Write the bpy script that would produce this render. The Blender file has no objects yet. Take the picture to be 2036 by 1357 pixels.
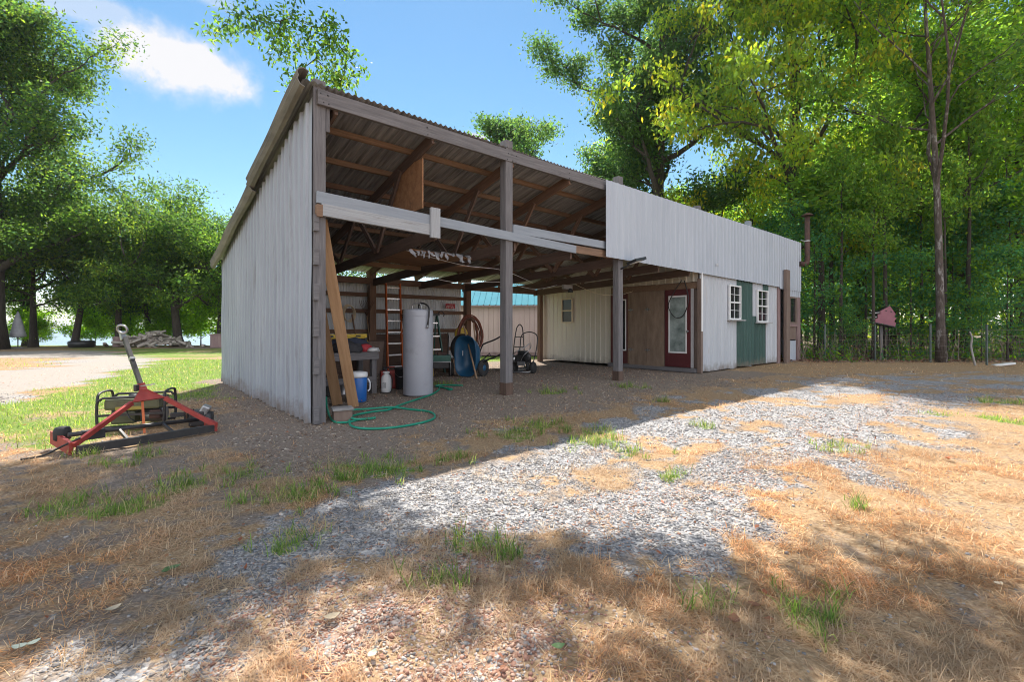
import bpy, bmesh, math, random
import numpy as np
from mathutils import Vector, Matrix, Quaternion
R = math.radians
random.seed(7)
SC = bpy.context.scene
COL = SC.collection

# ------------------------------------------------------------------ camera
F_PX, HORIZON, CAM_H = 928.0, 650.0, 1.2
cam_d = bpy.data.cameras.new("camera"); cam = bpy.data.objects.new("camera", cam_d); COL.objects.link(cam)
cam.location = (0, 0, CAM_H); cam.rotation_euler = (R(90), 0, 0)
cam_d.sensor_width = 36.0; cam_d.lens = F_PX / 2036 * 36.0
cam_d.shift_y = -(678.5 - HORIZON) / 2036.0
cam_d.clip_start = 0.05; cam_d.clip_end = 9000
SC.camera = cam

# ------------------------------------------------------------------ sun, sky, exposure
SUN_DIR = Vector((-0.105, 0.730, 1.0)).normalized()
SUN_EL = math.asin(SUN_DIR.z); SUN_AZ = math.atan2(SUN_DIR.x, SUN_DIR.y)
sd = bpy.data.lights.new("sun", 'SUN'); sun = bpy.data.objects.new("sun", sd); COL.objects.link(sun)
sd.energy = 5.0; sd.angle = R(0.53); sd.color = (1.0, 0.945, 0.86)
sun.rotation_euler = SUN_DIR.to_track_quat('Z', 'Y').to_euler(); sun.location = (0, 0, 30)

W = bpy.data.worlds.new("World"); SC.world = W; W.use_nodes = True
wn = W.node_tree; wn.nodes.clear()
def N(nt, typ, **kw):
    n = nt.nodes.new(typ)
    for k, v in kw.items():
        if k.startswith('i_'):
            n.inputs[k[2:].replace('_', ' ')].default_value = v
        else: setattr(n, k, v)
    return n
def L(nt, a, b): nt.links.new(a, b)
def math_n(nt, op, a, b=None, clamp=False):
    n = nt.nodes.new('ShaderNodeMath'); n.operation = op; n.use_clamp = clamp
    for i, v in enumerate((a, b)):
        if v is None: continue
        if isinstance(v, (int, float)): n.inputs[i].default_value = v
        else: nt.links.new(v, n.inputs[i])
    return n.outputs[0]
sky = N(wn, 'ShaderNodeTexSky', sky_type='NISHITA', sun_disc=False)
sky.sun_elevation = SUN_EL; sky.sun_rotation = SUN_AZ
sky.altitude = 100; sky.air_density = 1.0; sky.dust_density = 0.05; sky.ozone_density = 1.2
tc = N(wn, 'ShaderNodeTexCoord')
def vdot(v):
    n = N(wn, 'ShaderNodeVectorMath', operation='DOT_PRODUCT'); L(wn, tc.outputs['Generated'], n.inputs[0]); n.inputs[1].default_value = v
    return n.outputs['Value']
cn = N(wn, 'ShaderNodeTexNoise', noise_dimensions='3D'); cn.inputs['Scale'].default_value = 11; cn.inputs['Detail'].default_value = 10; cn.inputs['Roughness'].default_value = .62
L(wn, tc.outputs['Generated'], cn.inputs['Vector'])
def cloud(k, e, w, h, gain, amp=1.7):
    c = Vector((k, 1, e)).normalized(); r = Vector((0, 0, 1)).cross(c).normalized() * -1; u = r.cross(c)
    fc = math_n(wn, 'MAXIMUM', vdot(c), .02)
    a = math_n(wn, 'DIVIDE', vdot(r), fc); b = math_n(wn, 'DIVIDE', vdot(u), fc)
    a2 = math_n(wn, 'POWER', math_n(wn, 'ABSOLUTE', math_n(wn, 'DIVIDE', a, w)), 2.0)
    b2 = math_n(wn, 'POWER', math_n(wn, 'ABSOLUTE', math_n(wn, 'DIVIDE', b, h)), 2.0)
    rr = math_n(wn, 'SQRT', math_n(wn, 'ADD', a2, b2))
    nz = math_n(wn, 'MULTIPLY', math_n(wn, 'SUBTRACT', cn.outputs['Fac'], .5), amp)
    f = math_n(wn, 'ADD', math_n(wn, 'SUBTRACT', 1.0, rr), nz)
    f = math_n(wn, 'MULTIPLY', f, 1.9, True)
    sm = math_n(wn, 'MULTIPLY', math_n(wn, 'MULTIPLY', f, f), gain, True)
    return sm
cl = cloud(-.72, .565, .125, .070, 1.0)
for args in ((-.93, .69, .12, .03, .45), (-.08, .405, .045, .016, .9), (-.64, .70, .05, .02, .35)):
    cl = math_n(wn, 'MAXIMUM', cl, cloud(*args))
bg1 = N(wn, 'ShaderNodeBackground'); bg1.inputs['Strength'].default_value = .078
shs = N(wn, 'ShaderNodeHueSaturation'); shs.inputs['Saturation'].default_value = 1.14; shs.inputs['Hue'].default_value = .488; L(wn, sky.outputs[0], shs.inputs['Color']); L(wn, shs.outputs[0], bg1.inputs['Color'])
bg2 = N(wn, 'ShaderNodeBackground'); bg2.inputs['Color'].default_value = (.93, .93, .96, 1); bg2.inputs['Strength'].default_value = .46
mx = N(wn, 'ShaderNodeMixShader'); L(wn, cl, mx.inputs[0]); L(wn, bg1.outputs[0], mx.inputs[1]); L(wn, bg2.outputs[0], mx.inputs[2])
# added fill light, shaped as unseen broken white cloud in the sky behind the viewer
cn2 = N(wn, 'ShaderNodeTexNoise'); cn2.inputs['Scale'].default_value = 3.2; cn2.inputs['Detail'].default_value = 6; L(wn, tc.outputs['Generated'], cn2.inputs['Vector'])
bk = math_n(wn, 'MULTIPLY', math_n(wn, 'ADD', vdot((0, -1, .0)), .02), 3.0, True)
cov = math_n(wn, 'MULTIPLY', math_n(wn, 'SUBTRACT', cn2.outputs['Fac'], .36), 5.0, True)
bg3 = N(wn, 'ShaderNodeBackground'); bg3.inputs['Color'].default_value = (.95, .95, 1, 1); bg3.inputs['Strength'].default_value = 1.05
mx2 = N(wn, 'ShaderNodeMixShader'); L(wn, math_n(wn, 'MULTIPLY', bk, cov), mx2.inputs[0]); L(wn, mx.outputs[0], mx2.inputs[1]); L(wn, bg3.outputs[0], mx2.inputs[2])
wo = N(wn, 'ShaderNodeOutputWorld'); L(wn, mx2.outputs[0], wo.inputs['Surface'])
SC.view_settings.view_transform = 'Standard'; SC.view_settings.look = 'None'
SC.view_settings.exposure = 1.14; SC.view_settings.gamma = 1.0
SC.cycles.filter_width = 1.0; SC.cycles.use_denoising = True; SC.cycles.denoising_prefilter = 'ACCURATE'; SC.cycles.max_bounces = 10; SC.cycles.diffuse_bounces = 7; SC.cycles.transparent_max_bounces = 8; SC.cycles.transmission_bounces = 5

# ------------------------------------------------------------------ object helpers
def tag(o, label=None, cat=None, group=None, kind=None):
    if label: o['label'] = label
    if cat: o['category'] = cat
    if group: o['group'] = group
    if kind: o['kind'] = kind
    return o
def empty(name, loc=(0, 0, 0), rz=0, label=None, cat=None, group=None, parent=None):
    o = bpy.data.objects.new(name, None); COL.objects.link(o); o.empty_display_size = .2
    o.location = loc; o.rotation_euler = (0, 0, rz); o.parent = parent
    return tag(o, label, cat, group)
def copy_tree(o, parent=None):
    c = o.copy(); COL.objects.link(c); c.parent = parent
    for ch in list(o.children): copy_tree(ch, c)
    return c
def link(name, me, mat, parent=None, smooth=False):
    if mat is not None: me.materials.append(mat)
    o = bpy.data.objects.new(name, me); COL.objects.link(o); o.parent = parent
    if smooth: me.polygons.foreach_set('use_smooth', np.ones(len(me.polygons), bool))
    return o
def frame(d, up=Vector((0, 0, 1))):
    d = d.normalized()
    if abs(d.dot(up)) > .97: up = Vector((0, 1, 0))
    x = d.cross(up).normalized(); y = x.cross(d)
    return x, y
class MB:
    def __init__(s): s.v = []; s.f = []; s.sm = []
    def add(s, vs, fs, smooth=False):
        n = len(s.v); s.v += [tuple(p) for p in vs]; s.f += [tuple(i + n for i in f) for f in fs]; s.sm += [smooth] * len(fs); return s
    def box(s, c, d, rot=None, b=0.0):
        c = Vector(c); h = Vector(d) / 2
        if b <= 0:
            vs = [Vector((x * h.x, y * h.y, z * h.z)) for x in (-1, 1) for y in (-1, 1) for z in (-1, 1)]
            fs = [(0, 1, 3, 2), (4, 6, 7, 5), (0, 4, 5, 1), (2, 3, 7, 6), (0, 2, 6, 4), (1, 5, 7, 3)]
        else:
            bm = bmesh.new(); bmesh.ops.create_cube(bm, size=1)
            for v in bm.verts: v.co = Vector((v.co.x * d[0], v.co.y * d[1], v.co.z * d[2]))
            bmesh.ops.bevel(bm, geom=list(bm.edges), offset=b, segments=2, affect='EDGES', profile=.6)
            vs = [v.co.copy() for v in bm.verts]; fs = [[v.index for v in f.verts] for f in bm.faces]; bm.free()
        if rot is not None: vs = [rot @ v for v in vs]
        return s.add([v + c for v in vs], fs)
    def bar(s, p0, p1, w, h, up=Vector((0, 0, 1))):
        p0, p1 = Vector(p0), Vector(p1); x, y = frame(p1 - p0, up)
        vs = [p + x * (a * w / 2) + y * (b * h / 2) for p in (p0, p1) for a, b in ((-1, -1), (1, -1), (1, 1), (-1, 1))]
        return s.add(vs, [(3, 2, 1, 0), (4, 5, 6, 7)] + [(i, (i + 1) % 4, 4 + (i + 1) % 4, 4 + i) for i in range(4)])
    def tube(s, pts, r, n=8, closed=False, cap=True):
        pts = [Vector(p) for p in pts]; m = len(pts); rs = r if isinstance(r, (list, tuple)) else [r] * m
        vs = []; x = None
        for i, p in enumerate(pts):
            a = pts[(i - 1) % m] if (i or closed) else p; b = pts[(i + 1) % m] if (i < m - 1 or closed) else p
            d = (b - a).normalized() if (b - a).length > 1e-9 else Vector((0, 0, 1))
            if x is None: x, y = frame(d)
            else:
                x = (x - d * x.dot(d)).normalized(); y = x.cross(d) * -1
            vs += [p + (x * math.cos(t) + d.cross(x) * math.sin(t)) * rs[i] for t in [2 * math.pi * k / n for k in range(n)]]
        fs = []
        for i in range(m if closed else m - 1):
            j = (i + 1) % m
            fs += [(i * n + k, i * n + (k + 1) % n, j * n + (k + 1) % n, j * n + k) for k in range(n)]
        s.add(vs, fs, True)
        if cap and not closed:
            o = len(s.v) - len(vs)
            s.f += [tuple(o + k for k in range(n))[::-1], tuple(o + (m - 1) * n + k for k in range(n))]; s.sm += [False, False]
        return s
    def cyl(s, p0, p1, r0, r1=None, n=20): return s.tube([p0, p1], [r0, r0 if r1 is None else r1], n)
    def lathe(s, prof, n=28, c=(0, 0, 0), M=None):
        vs = []
        for r, z in prof: vs += [Vector((r * math.cos(2 * math.pi * k / n), r * math.sin(2 * math.pi * k / n), z)) for k in range(n)]
        if M is not None: vs = [M @ v for v in vs]
        vs = [v + Vector(c) for v in vs]
        fs = [(i * n + k, i * n + (k + 1) % n, (i + 1) * n + (k + 1) % n, (i + 1) * n + k) for i in range(len(prof) - 1) for k in range(n)]
        s.add(vs, fs, True)
        o = len(s.v) - len(vs)
        s.f += [tuple(o + k for k in range(n))[::-1], tuple(o + (len(prof) - 1) * n + k for k in range(n))]; s.sm += [False, False]
        return s
    def prism(s, poly, ext):   # poly: list of 3D points, ext: vector
        n = len(poly); e = Vector(ext); vs = [Vector(p) for p in poly] + [Vector(p) + e for p in poly]
        return s.add(vs, [tuple(range(n))[::-1], tuple(range(n, 2 * n))] + [(i, (i + 1) % n, n + (i + 1) % n, n + i) for i in range(n)])
    def build(s, name, mat, parent=None, loc=None, rot=None, fix=True):
        me = bpy.data.meshes.new(name); me.from_pydata(s.v, [], s.f)
        me.polygons.foreach_set('use_smooth', np.array(s.sm, bool))
        if fix:
            bm = bmesh.new(); bm.from_mesh(me); bmesh.ops.recalc_face_normals(bm, faces=bm.faces); bm.to_mesh(me); bm.free()
        o = link(name, me, mat, parent)
        if loc is not None: o.location = loc
        if rot is not None: o.rotation_euler = rot
        return o
def quads_mesh(name, V, Q, cols, mat, parent=None, smooth=False):
    me = bpy.data.meshes.new(name); V = np.ascontiguousarray(V, np.float32); Q = np.ascontiguousarray(Q, np.int32)
    me.vertices.add(len(V)); me.vertices.foreach_set('co', V.ravel())
    me.loops.add(Q.size); me.loops.foreach_set('vertex_index', Q.ravel())
    me.polygons.add(len(Q)); me.polygons.foreach_set('loop_start', np.arange(0, Q.size, 4, dtype=np.int32))
    me.update(calc_edges=True)
    if cols is not None:
        a = me.attributes.new('col', 'FLOAT_COLOR', 'POINT')
        a.data.foreach_set('color', np.concatenate([cols, np.ones((len(cols), 1))], 1).astype(np.float32).ravel())
    return link(name, me, mat, parent, smooth)
def beam(name, p0, p1, w, h, mat, parent, up=(0, 0, 1), b=.004, twist=0.0):
    """one squared timber, its grain along its own X axis"""
    p0, p1 = Vector(p0), Vector(p1); d = p1 - p0; ln = d.length; x = d.normalized(); up = Vector(up)
    if abs(x.dot(up)) > .98: up = Vector((0, 1, 0))
    y = up.cross(x).normalized(); z = x.cross(y)
    m = MB().box((ln / 2, 0, 0), (ln, w, h), b=b)
    o = m.build(name, mat, parent)
    M = Matrix((x, y, z)).transposed().to_4x4()
    o.matrix_basis = Matrix.Translation(p0) @ M @ Matrix.Rotation(twist, 4, 'X')
    return o

# ------------------------------------------------------------------ materials
MATS = {}
def pmat(name, c1, c2=None, rough=.6, metal=0, scale=4., stretch=(1, 1, 1), detail=6, bump=0., bscale=None, spots=None, spot_scale=2., spot_lo=.55, spot_hi=.7, coat=0, spec=.5, rnd=True):
    if name in MATS: return MATS[name]
    m = bpy.data.materials.new(name); m.use_nodes = True; nt = m.node_tree; b = nt.nodes['Principled BSDF']
    tcn = N(nt, 'ShaderNodeTexCoord'); mp = N(nt, 'ShaderNodeMapping'); mp.inputs['Scale'].default_value = stretch
    src = tcn.outputs['Object']
    if rnd:
        oi = N(nt, 'ShaderNodeObjectInfo'); add = N(nt, 'ShaderNodeVectorMath', operation='ADD')
        sc = N(nt, 'ShaderNodeVectorMath', operation='SCALE'); sc.inputs[0].default_value = (13.1, 7.7, 29.3)
        L(nt, oi.outputs['Random'], sc.inputs['Scale']); L(nt, src, add.inputs[0]); L(nt, sc.outputs[0], add.inputs[1]); src = add.outputs[0]
    L(nt, src, mp.inputs['Vector'])
    nz = N(nt, 'ShaderNodeTexNoise'); nz.inputs['Scale'].default_value = scale; nz.inputs['Detail'].default_value = detail; nz.inputs['Roughness'].default_value = .65
    L(nt, mp.outputs[0], nz.inputs['Vector'])
    cr = N(nt, 'ShaderNodeValToRGB'); cr.color_ramp.elements[0].position = .3; cr.color_ramp.elements[1].position = .72
    cr.color_ramp.elements[0].color = (*c1, 1); cr.color_ramp.elements[1].color = (*(c2 or c1), 1)
    L(nt, nz.outputs['Fac'], cr.inputs[0]); colr = cr.outputs[0]
    if spots:
        n2 = N(nt, 'ShaderNodeTexNoise'); n2.inputs['Scale'].default_value = spot_scale; n2.inputs['Detail'].default_value = 8; n2.inputs['Roughness'].default_value = .7
        L(nt, mp.outputs[0], n2.inputs['Vector'])
        mr = N(nt, 'ShaderNodeMapRange'); mr.inputs['From Min'].default_value = spot_lo; mr.inputs['From Max'].default_value = spot_hi
        L(nt, n2.outputs['Fac'], mr.inputs['Value'])
        mxn = N(nt, 'ShaderNodeMix', data_type='RGBA'); L(nt, mr.outputs[0], mxn.inputs['Factor']); L(nt, colr, mxn.inputs['A']); mxn.inputs['B'].default_value = (*spots, 1); colr = mxn.outputs['Result']
    L(nt, colr, b.inputs['Base Color'])
    b.inputs['Roughness'].default_value = rough; b.inputs['Metallic'].default_value = metal; b.inputs['Coat Weight'].default_value = coat
    b.inputs['Specular IOR Level'].default_value = spec
    if bump:
        bp = N(nt, 'ShaderNodeBump'); bp.inputs['Strength'].default_value = bump; bp.inputs['Distance'].default_value = .01
        L(nt, nz.outputs['Fac'], bp.inputs['Height']); L(nt, bp.outputs[0], b.inputs['Normal'])
    MATS[name] = m; return m
G_ = (.8, 14, 14)   # wood grain along X
GREYWOOD = pmat('weathered_wood', (.10, .094, .098), (.205, .193, .197), .85, scale=3.2, stretch=G_, bump=.5, spots=(.05, .045, .045), spot_scale=1.4, spot_lo=.6, spot_hi=.75)
BROWNWOOD = pmat('brown_wood', (.105, .058, .038), (.22, .125, .078), .8, scale=3.0, stretch=G_, bump=.35)
DARKWOOD = pmat('dark_wood', (.06, .038, .03), (.15, .092, .066), .85, scale=3.0, stretch=G_, bump=.4)
TANWOOD = pmat('tan_wood', (.15, .088, .055), (.27, .17, .108), .8, scale=3.0, stretch=G_, bump=.3, spots=(.08, .045, .03), spot_scale=1.1, spot_lo=.62, spot_hi=.72)
PLANK = pmat('fresh_plank', (.30, .165, .08), (.46, .28, .15), .75, scale=2.6, stretch=(.7, 9, 9), bump=.25, spots=(.10, .05, .03), spot_scale=1.6, spot_lo=.66, spot_hi=.74)
PALEBOARD = pmat('pale_painted_board', (.215, .24, .275), (.29, .32, .36), .7, scale=2.5, stretch=(.8, 10, 10), bump=.25, spots=(.22, .2, .18), spot_scale=2.2, spot_lo=.66, spot_hi=.78)
WORNBOARD = pmat('worn_white_board', (.27, .28, .295), (.40, .41, .425), .8, scale=3.5, stretch=(.6, 16, 16), bump=.6, spots=(.22, .19, .17), spot_scale=2.5, spot_lo=.58, spot_hi=.7)
PLY = pmat('plywood', (.22, .10, .045), (.40, .21, .10), .75, scale=2.0, stretch=(.8, 5, 5), bump=.15, spots=(.10, .05, .025), spot_scale=1.2, spot_lo=.55, spot_hi=.75)
PLYGREY = pmat('stained_plywood', (.17, .115, .08), (.27, .195, .14), .8, scale=2.2, stretch=(4, 4, 1.2), bump=.15, spots=(.27, .15, .08), spot_scale=1.3, spot_lo=.62, spot_hi=.72, rnd=False)
VST = (3, 3, .35)
WHITEMETAL = pmat('white_metal_siding', (.36, .395, .45), (.44, .475, .53), .5, scale=1.6, stretch=VST, bump=0, spots=(.27, .255, .245), spot_scale=2.5, spot_lo=.60, spot_hi=.86, rnd=False)
OLDMETAL = pmat('chalky_metal_siding', (.28, .305, .35), (.37, .395, .44), .6, scale=1.6, stretch=VST, spots=(.17, .16, .155), spot_scale=2.4, spot_lo=.56, spot_hi=.82, rnd=False)
CREAMMETAL = pmat('cream_metal_siding', (.55, .50, .42), (.64, .59, .50), .55, scale=1.6, stretch=VST, spots=(.46, .38, .28), spot_scale=2.0, spot_lo=.6, spot_hi=.8, rnd=False)
DIRTYWHITE = pmat('dirty_white_siding', (.41, .43, .46), (.50, .52, .55), .6, scale=1.8, stretch=VST, spots=(.40, .31, .22), spot_scale=2.0, spot_lo=.61, spot_hi=.76, rnd=False)
GREENMETAL = pmat('green_siding', (.022, .06, .052), (.042, .10, .085), .55, scale=2, stretch=VST, spots=(.12, .15, .14), spot_scale=3, spot_lo=.64, spot_hi=.8, rnd=False)
GALV = pmat('galvanised_sheet', (.48, .51, .54), (.64, .67, .70), .5, .05, scale=1.6, stretch=VST, spots=(.26, .25, .24), spot_scale=1.8, spot_lo=.6, spot_hi=.8, rnd=False)
ROOFTIN = pmat('old_roof_tin', (.085, .085, .092), (.46, .46, .47), .6, .1, scale=2.2, stretch=(7, .22, 1), spots=(.17, .085, .05), spot_scale=1.6, spot_lo=.63, spot_hi=.75, rnd=False)
RAKETIN = pmat('weathered_tin_edge', (.085, .078, .072), (.22, .20, .175), .7, .1, scale=2.5, stretch=(2, .5, 2), spots=(.10, .06, .04), spot_scale=2, spot_lo=.58, spot_hi=.75, rnd=False)
REDDOOR = pmat('dark_red_paint', (.08, .014, .017), (.11, .022, .025), .5, scale=3)
WHITEPAINT = pmat('white_paint', (.72, .72, .71), (.8, .8, .79), .5, scale=5)
CREAMTRIM = pmat('cream_trim', (.60, .48, .32), (.70, .60, .45), .6, scale=5)
GREYTRIM = pmat('grey_trim', (.34, .33, .33), (.44, .43, .43), .6, scale=5)
PINKTRIM = pmat('faded_maroon_wood', (.20, .13, .125), (.29, .20, .19), .75, scale=3, stretch=(3, 3, .5), rnd=False)
BROWNPANEL = pmat('brown_board', (.14, .095, .075), (.22, .16, .13), .75, scale=3, stretch=(3, 3, .5), rnd=False)
BLACK = pmat('black_plastic', (.012, .012, .013), (.03, .03, .032), .45, scale=6)
BLACKMETAL = pmat('black_metal', (.02, .02, .022), (.06, .055, .055), .5, .3, scale=7)
RUBBER = pmat('black_rubber', (.014, .014, .015), (.035, .034, .033), .8, scale=9)
STEEL = pmat('dull_steel', (.30, .30, .31), (.45, .45, .46), .35, .8, scale=8)
ALU = pmat('aluminium', (.55, .55, .56), (.7, .7, .71), .3, .75, scale=8)
RUSTPIPE = pmat('rusty_pipe', (.055, .032, .028), (.12, .06, .042), .75, .2, scale=5, spots=(.025, .018, .018), spot_scale=3)
REDPAINT = pmat('red_paint', (.24, .022, .018), (.37, .055, .042), .55, scale=9, spots=(.16, .06, .04), spot_scale=11, spot_lo=.56, spot_hi=.66, bump=.15)
ORANGE = pmat('orange_fibreglass', (.50, .10, .018), (.60, .14, .03), .5, scale=6)
TANKGREY = pmat('tank_enamel', (.30, .31, .35), (.35, .36, .40), .4, scale=2, spots=(.25, .25, .26), spot_scale=3, spot_lo=.6, spot_hi=.8)
HOSEGREEN = pmat('green_hose_vinyl', (.0, .21, .13), (.015, .28, .18), .4, scale=6)
HOSERED = pmat('faded_red_hose', (.20, .055, .035), (.30, .10, .065), .6, scale=6)
BLUE = pmat('blue_plastic', (.01, .075, .16), (.02, .105, .21), .4, scale=3)
COOLERBLUE = pmat('cooler_blue', (.01, .10, .36), (.02, .13, .42), .4, scale=3)
WHITEPLASTIC = pmat('white_plastic', (.66, .66, .66), (.75, .75, .75), .4, scale=4)
YELLOW = pmat('yellow_plastic', (.55, .36, .03), (.65, .45, .05), .5, scale=5)
GREENTOOL = pmat('dark_green_fibreglass', (.012, .07, .05), (.02, .10, .075), .5, scale=5)
TARP = pmat('black_fabric', (.02, .02, .024), (.06, .06, .068), .8, scale=9, bump=.4)
NAVY = pmat('navy_fabric', (.025, .03, .05), (.05, .06, .09), .85, scale=9, bump=.3)
REDCLOTH = pmat('red_fabric', (.35, .02, .03), (.48, .05, .06), .7, scale=6)
OLIVE = pmat('olive_enamel', (.075, .08, .04), (.13, .13, .07), .45, scale=6, spots=(.07, .06, .035), spot_scale=8)
BROWNLEATHER = pmat('brown_canvas', (.16, .08, .04), (.24, .13, .07), .8, scale=6)
HANDLEWOOD = pmat('handle_wood', (.24, .15, .085), (.36, .24, .15), .65, scale=4, stretch=G_)
TEALROOF = pmat('teal_roof_metal', (.008, .16, .22), (.016, .21, .275), .9, scale=2, rnd=False)
PINKSIDING = pmat('dusty_pink_siding', (.40, .30, .28), (.46, .35, .325), .8, scale=2, stretch=VST, rnd=False)
PINKBOARD = pmat('pink_painted_wood', (.25, .10, .125), (.33, .135, .165), .8, scale=5)
SIGNRED = pmat('sign_red', (.34, .015, .025), (.42, .03, .04), .5, scale=9)
STONEGREY = pmat('grey_block', (.20, .19, .185), (.30, .285, .28), .9, scale=10, bump=.4)
UMBFAB = pmat('grey_canvas', (.30, .30, .33), (.42, .42, .45), .85, scale=5)
LOGBARK = pmat('split_log', (.12, .09, .075), (.62, .56, .50), .85, scale=1.2, stretch=(.8, 6, 6), bump=.4)
BARK = pmat('tree_bark', (.028, .022, .018), (.075, .060, .050), .95, scale=5, stretch=(2.5, 2.5, .5), bump=.9, rnd=False)
PALEBARK = pmat('mottled_bark', (.035, .025, .02), (.12, .094, .078), .95, scale=7, stretch=(2.5, 2.5, .8), bump=1.0, spots=(.25, .235, .22), spot_scale=2.4, spot_lo=.54, spot_hi=.60, rnd=False)
def splash(m, h, c, x0=None):
    """earth splashed up the foot of a metal wall, ragged along its top, and a run of lap seams"""
    nt = m.node_tree; b = nt.nodes['Principled BSDF']; src = b.inputs['Base Color'].links[0].from_socket
    t_ = N(nt, 'ShaderNodeTexCoord'); sx = N(nt, 'ShaderNodeSeparateXYZ'); L(nt, t_.outputs['Object'], sx.inputs[0])
    n = N(nt, 'ShaderNodeTexNoise'); n.inputs['Scale'].default_value = 5; n.inputs['Detail'].default_value = 8; n.inputs['Roughness'].default_value = .75; L(nt, t_.outputs['Object'], n.inputs['Vector'])
    f = math_n(nt, 'SUBTRACT', math_n(nt, 'MULTIPLY', n.outputs['Fac'], 1.9), math_n(nt, 'ADD', math_n(nt, 'DIVIDE', sx.outputs['Z'], h), .35))
    f = math_n(nt, 'MULTIPLY', math_n(nt, 'MULTIPLY', f, 1.6, True), .8)
    m2 = N(nt, 'ShaderNodeMix', data_type='RGBA'); L(nt, f, m2.inputs['Factor']); L(nt, src, m2.inputs['A']); m2.inputs['B'].default_value = (*c, 1); L(nt, m2.outputs['Result'], b.inputs['Base Color'])
for m_ in (OLDMETAL, DIRTYWHITE, CREAMMETAL, GREENMETAL): splash(m_, .42, (.17, .13, .10))
def glassmat(name, c, rough=.06):
    m = bpy.data.materials.new(name); m.use_nodes = True; b = m.node_tree.nodes['Principled BSDF']
    b.inputs['Base Color'].default_value = (*c, 1); b.inputs['Roughness'].default_value = rough; b.inputs['Specular IOR Level'].default_value = .35
    MATS[name] = m; return m
DARKGLASS = glassmat('dark_window_glass', (.018, .02, .022))
BROWNGLASS = glassmat('dull_window_glass', (.06, .05, .048), .15)
FROST = pmat('frosted_glass', (.12, .155, .145), (.40, .46, .44), .2, scale=3.4, detail=5, rnd=False)
def attr_leaf(name, trans=.45, rough=.5, spec=.4):
    m = bpy.data.materials.new(name); m.use_nodes = True; nt = m.node_tree; b = nt.nodes['Principled BSDF']; out = nt.nodes['Material Output']
    at = N(nt, 'ShaderNodeAttribute', attribute_name='col'); L(nt, at.outputs['Color'], b.inputs['Base Color'])
    b.inputs['Roughness'].default_value = rough; b.inputs['Specular IOR Level'].default_value = spec
    if trans:
        tr = N(nt, 'ShaderNodeBsdfTranslucent'); hs = N(nt, 'ShaderNodeHueSaturation'); hs.inputs['Value'].default_value = 3.7; hs.inputs['Saturation'].default_value = 1.1; hs.inputs['Hue'].default_value = .485
        L(nt, at.outputs['Color'], hs.inputs['Color']); L(nt, hs.outputs[0], tr.inputs['Color'])
        mm = N(nt, 'ShaderNodeMixShader'); mm.inputs[0].default_value = trans; L(nt, b.outputs[0], mm.inputs[1]); L(nt, tr.outputs[0], mm.inputs[2]); L(nt, mm.outputs[0], out.inputs['Surface'])
    return m
LEAF = attr_leaf('leaf', .55, .6, .25); BLADE = attr_leaf('grass_blade', .3, .6, .3); STONE = attr_leaf('crushed_stone', 0, .8, .3)

# ------------------------------------------------------------------ where things stand
P0 = Vector((-2.375, 5.71, 0)); UX, UY = .7545, .6563; SHED_RZ = math.atan2(UY, UX)
def L2W(lx, ly, z=0): return Vector((P0.x + lx * UX - ly * UY, P0.y + lx * UY + ly * UX, z))
def W2L(x, y): dx = x - P0.x; dy = y - P0.y; return dx * UX + dy * UY, -dx * UY + dy * UX
def sstep(a, b, x): t = np.clip((x - a) / (b - a), 0, 1); return t * t * (3 - 2 * t)
RNG = np.random.default_rng(3)
TAB = RNG.random((256, 256))
def vnoise(x, y, s=1.0, o=0.0):
    x = np.asarray(x, float) * s + o + 1000; y = np.asarray(y, float) * s + o * 1.7 + 1000
    xi = np.floor(x).astype(int); yi = np.floor(y).astype(int); fx = x - xi; fy = y - yi
    fx = fx * fx * (3 - 2 * fx); fy = fy * fy * (3 - 2 * fy); a, b, c, d = xi % 256, (xi + 1) % 256, yi % 256, (yi + 1) % 256
    return (TAB[a, c] * (1 - fx) + TAB[b, c] * fx) * (1 - fy) + (TAB[a, d] * (1 - fx) + TAB[b, d] * fx) * fy
def fbm(x, y, s=1., o=0., n=4): 
    r = 0; amp = .5
    for i in range(n): r = r + amp * vnoise(x, y, s * 2 ** i, o + 17.3 * i); amp *= .5
    return r / (1 - .5 ** n)
def ground_z(x, y):
    x = np.asarray(x, float); y = np.asarray(y, float)
    lx, ly = W2L(x, y)
    z = .12 * np.exp(-((lx - 4.6) / 2.6) ** 2 - ((ly - 1) / 3) ** 2)
    near = 1 - sstep(25, 60, np.hypot(x, y))
    z = z + near * ((fbm(x, y, .9, 3.1, 3) - .5) * .05 + (fbm(x, y, 6, 9.1, 2) - .5) * .018) * sstep(.0, 1.2, np.hypot(np.maximum(np.maximum(-.3 - lx, lx - 16.9), 0), np.maximum(np.maximum(-.3 - ly, ly - 6.2), 0)))
    q = y - np.maximum(0, x + 4) * 1.4
    z = z - 13 * sstep(29.5, 75, q)
    d = np.hypot(x, y)
    far = sstep(1900, 2700, d) * (14 + 16 * fbm(x, y, .0012, 4, 3))
    return z + far
def gz(x, y): return float(ground_z(x, y))
def G(px, py):
    """ground point seen at a pixel of the photograph"""
    z = 0.
    for _ in range(6):
        d = F_PX * (CAM_H - z) / (py - HORIZON); x = (px - 1018) / F_PX * d; z = gz(x, d)
    return Vector((x, d, z))
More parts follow.
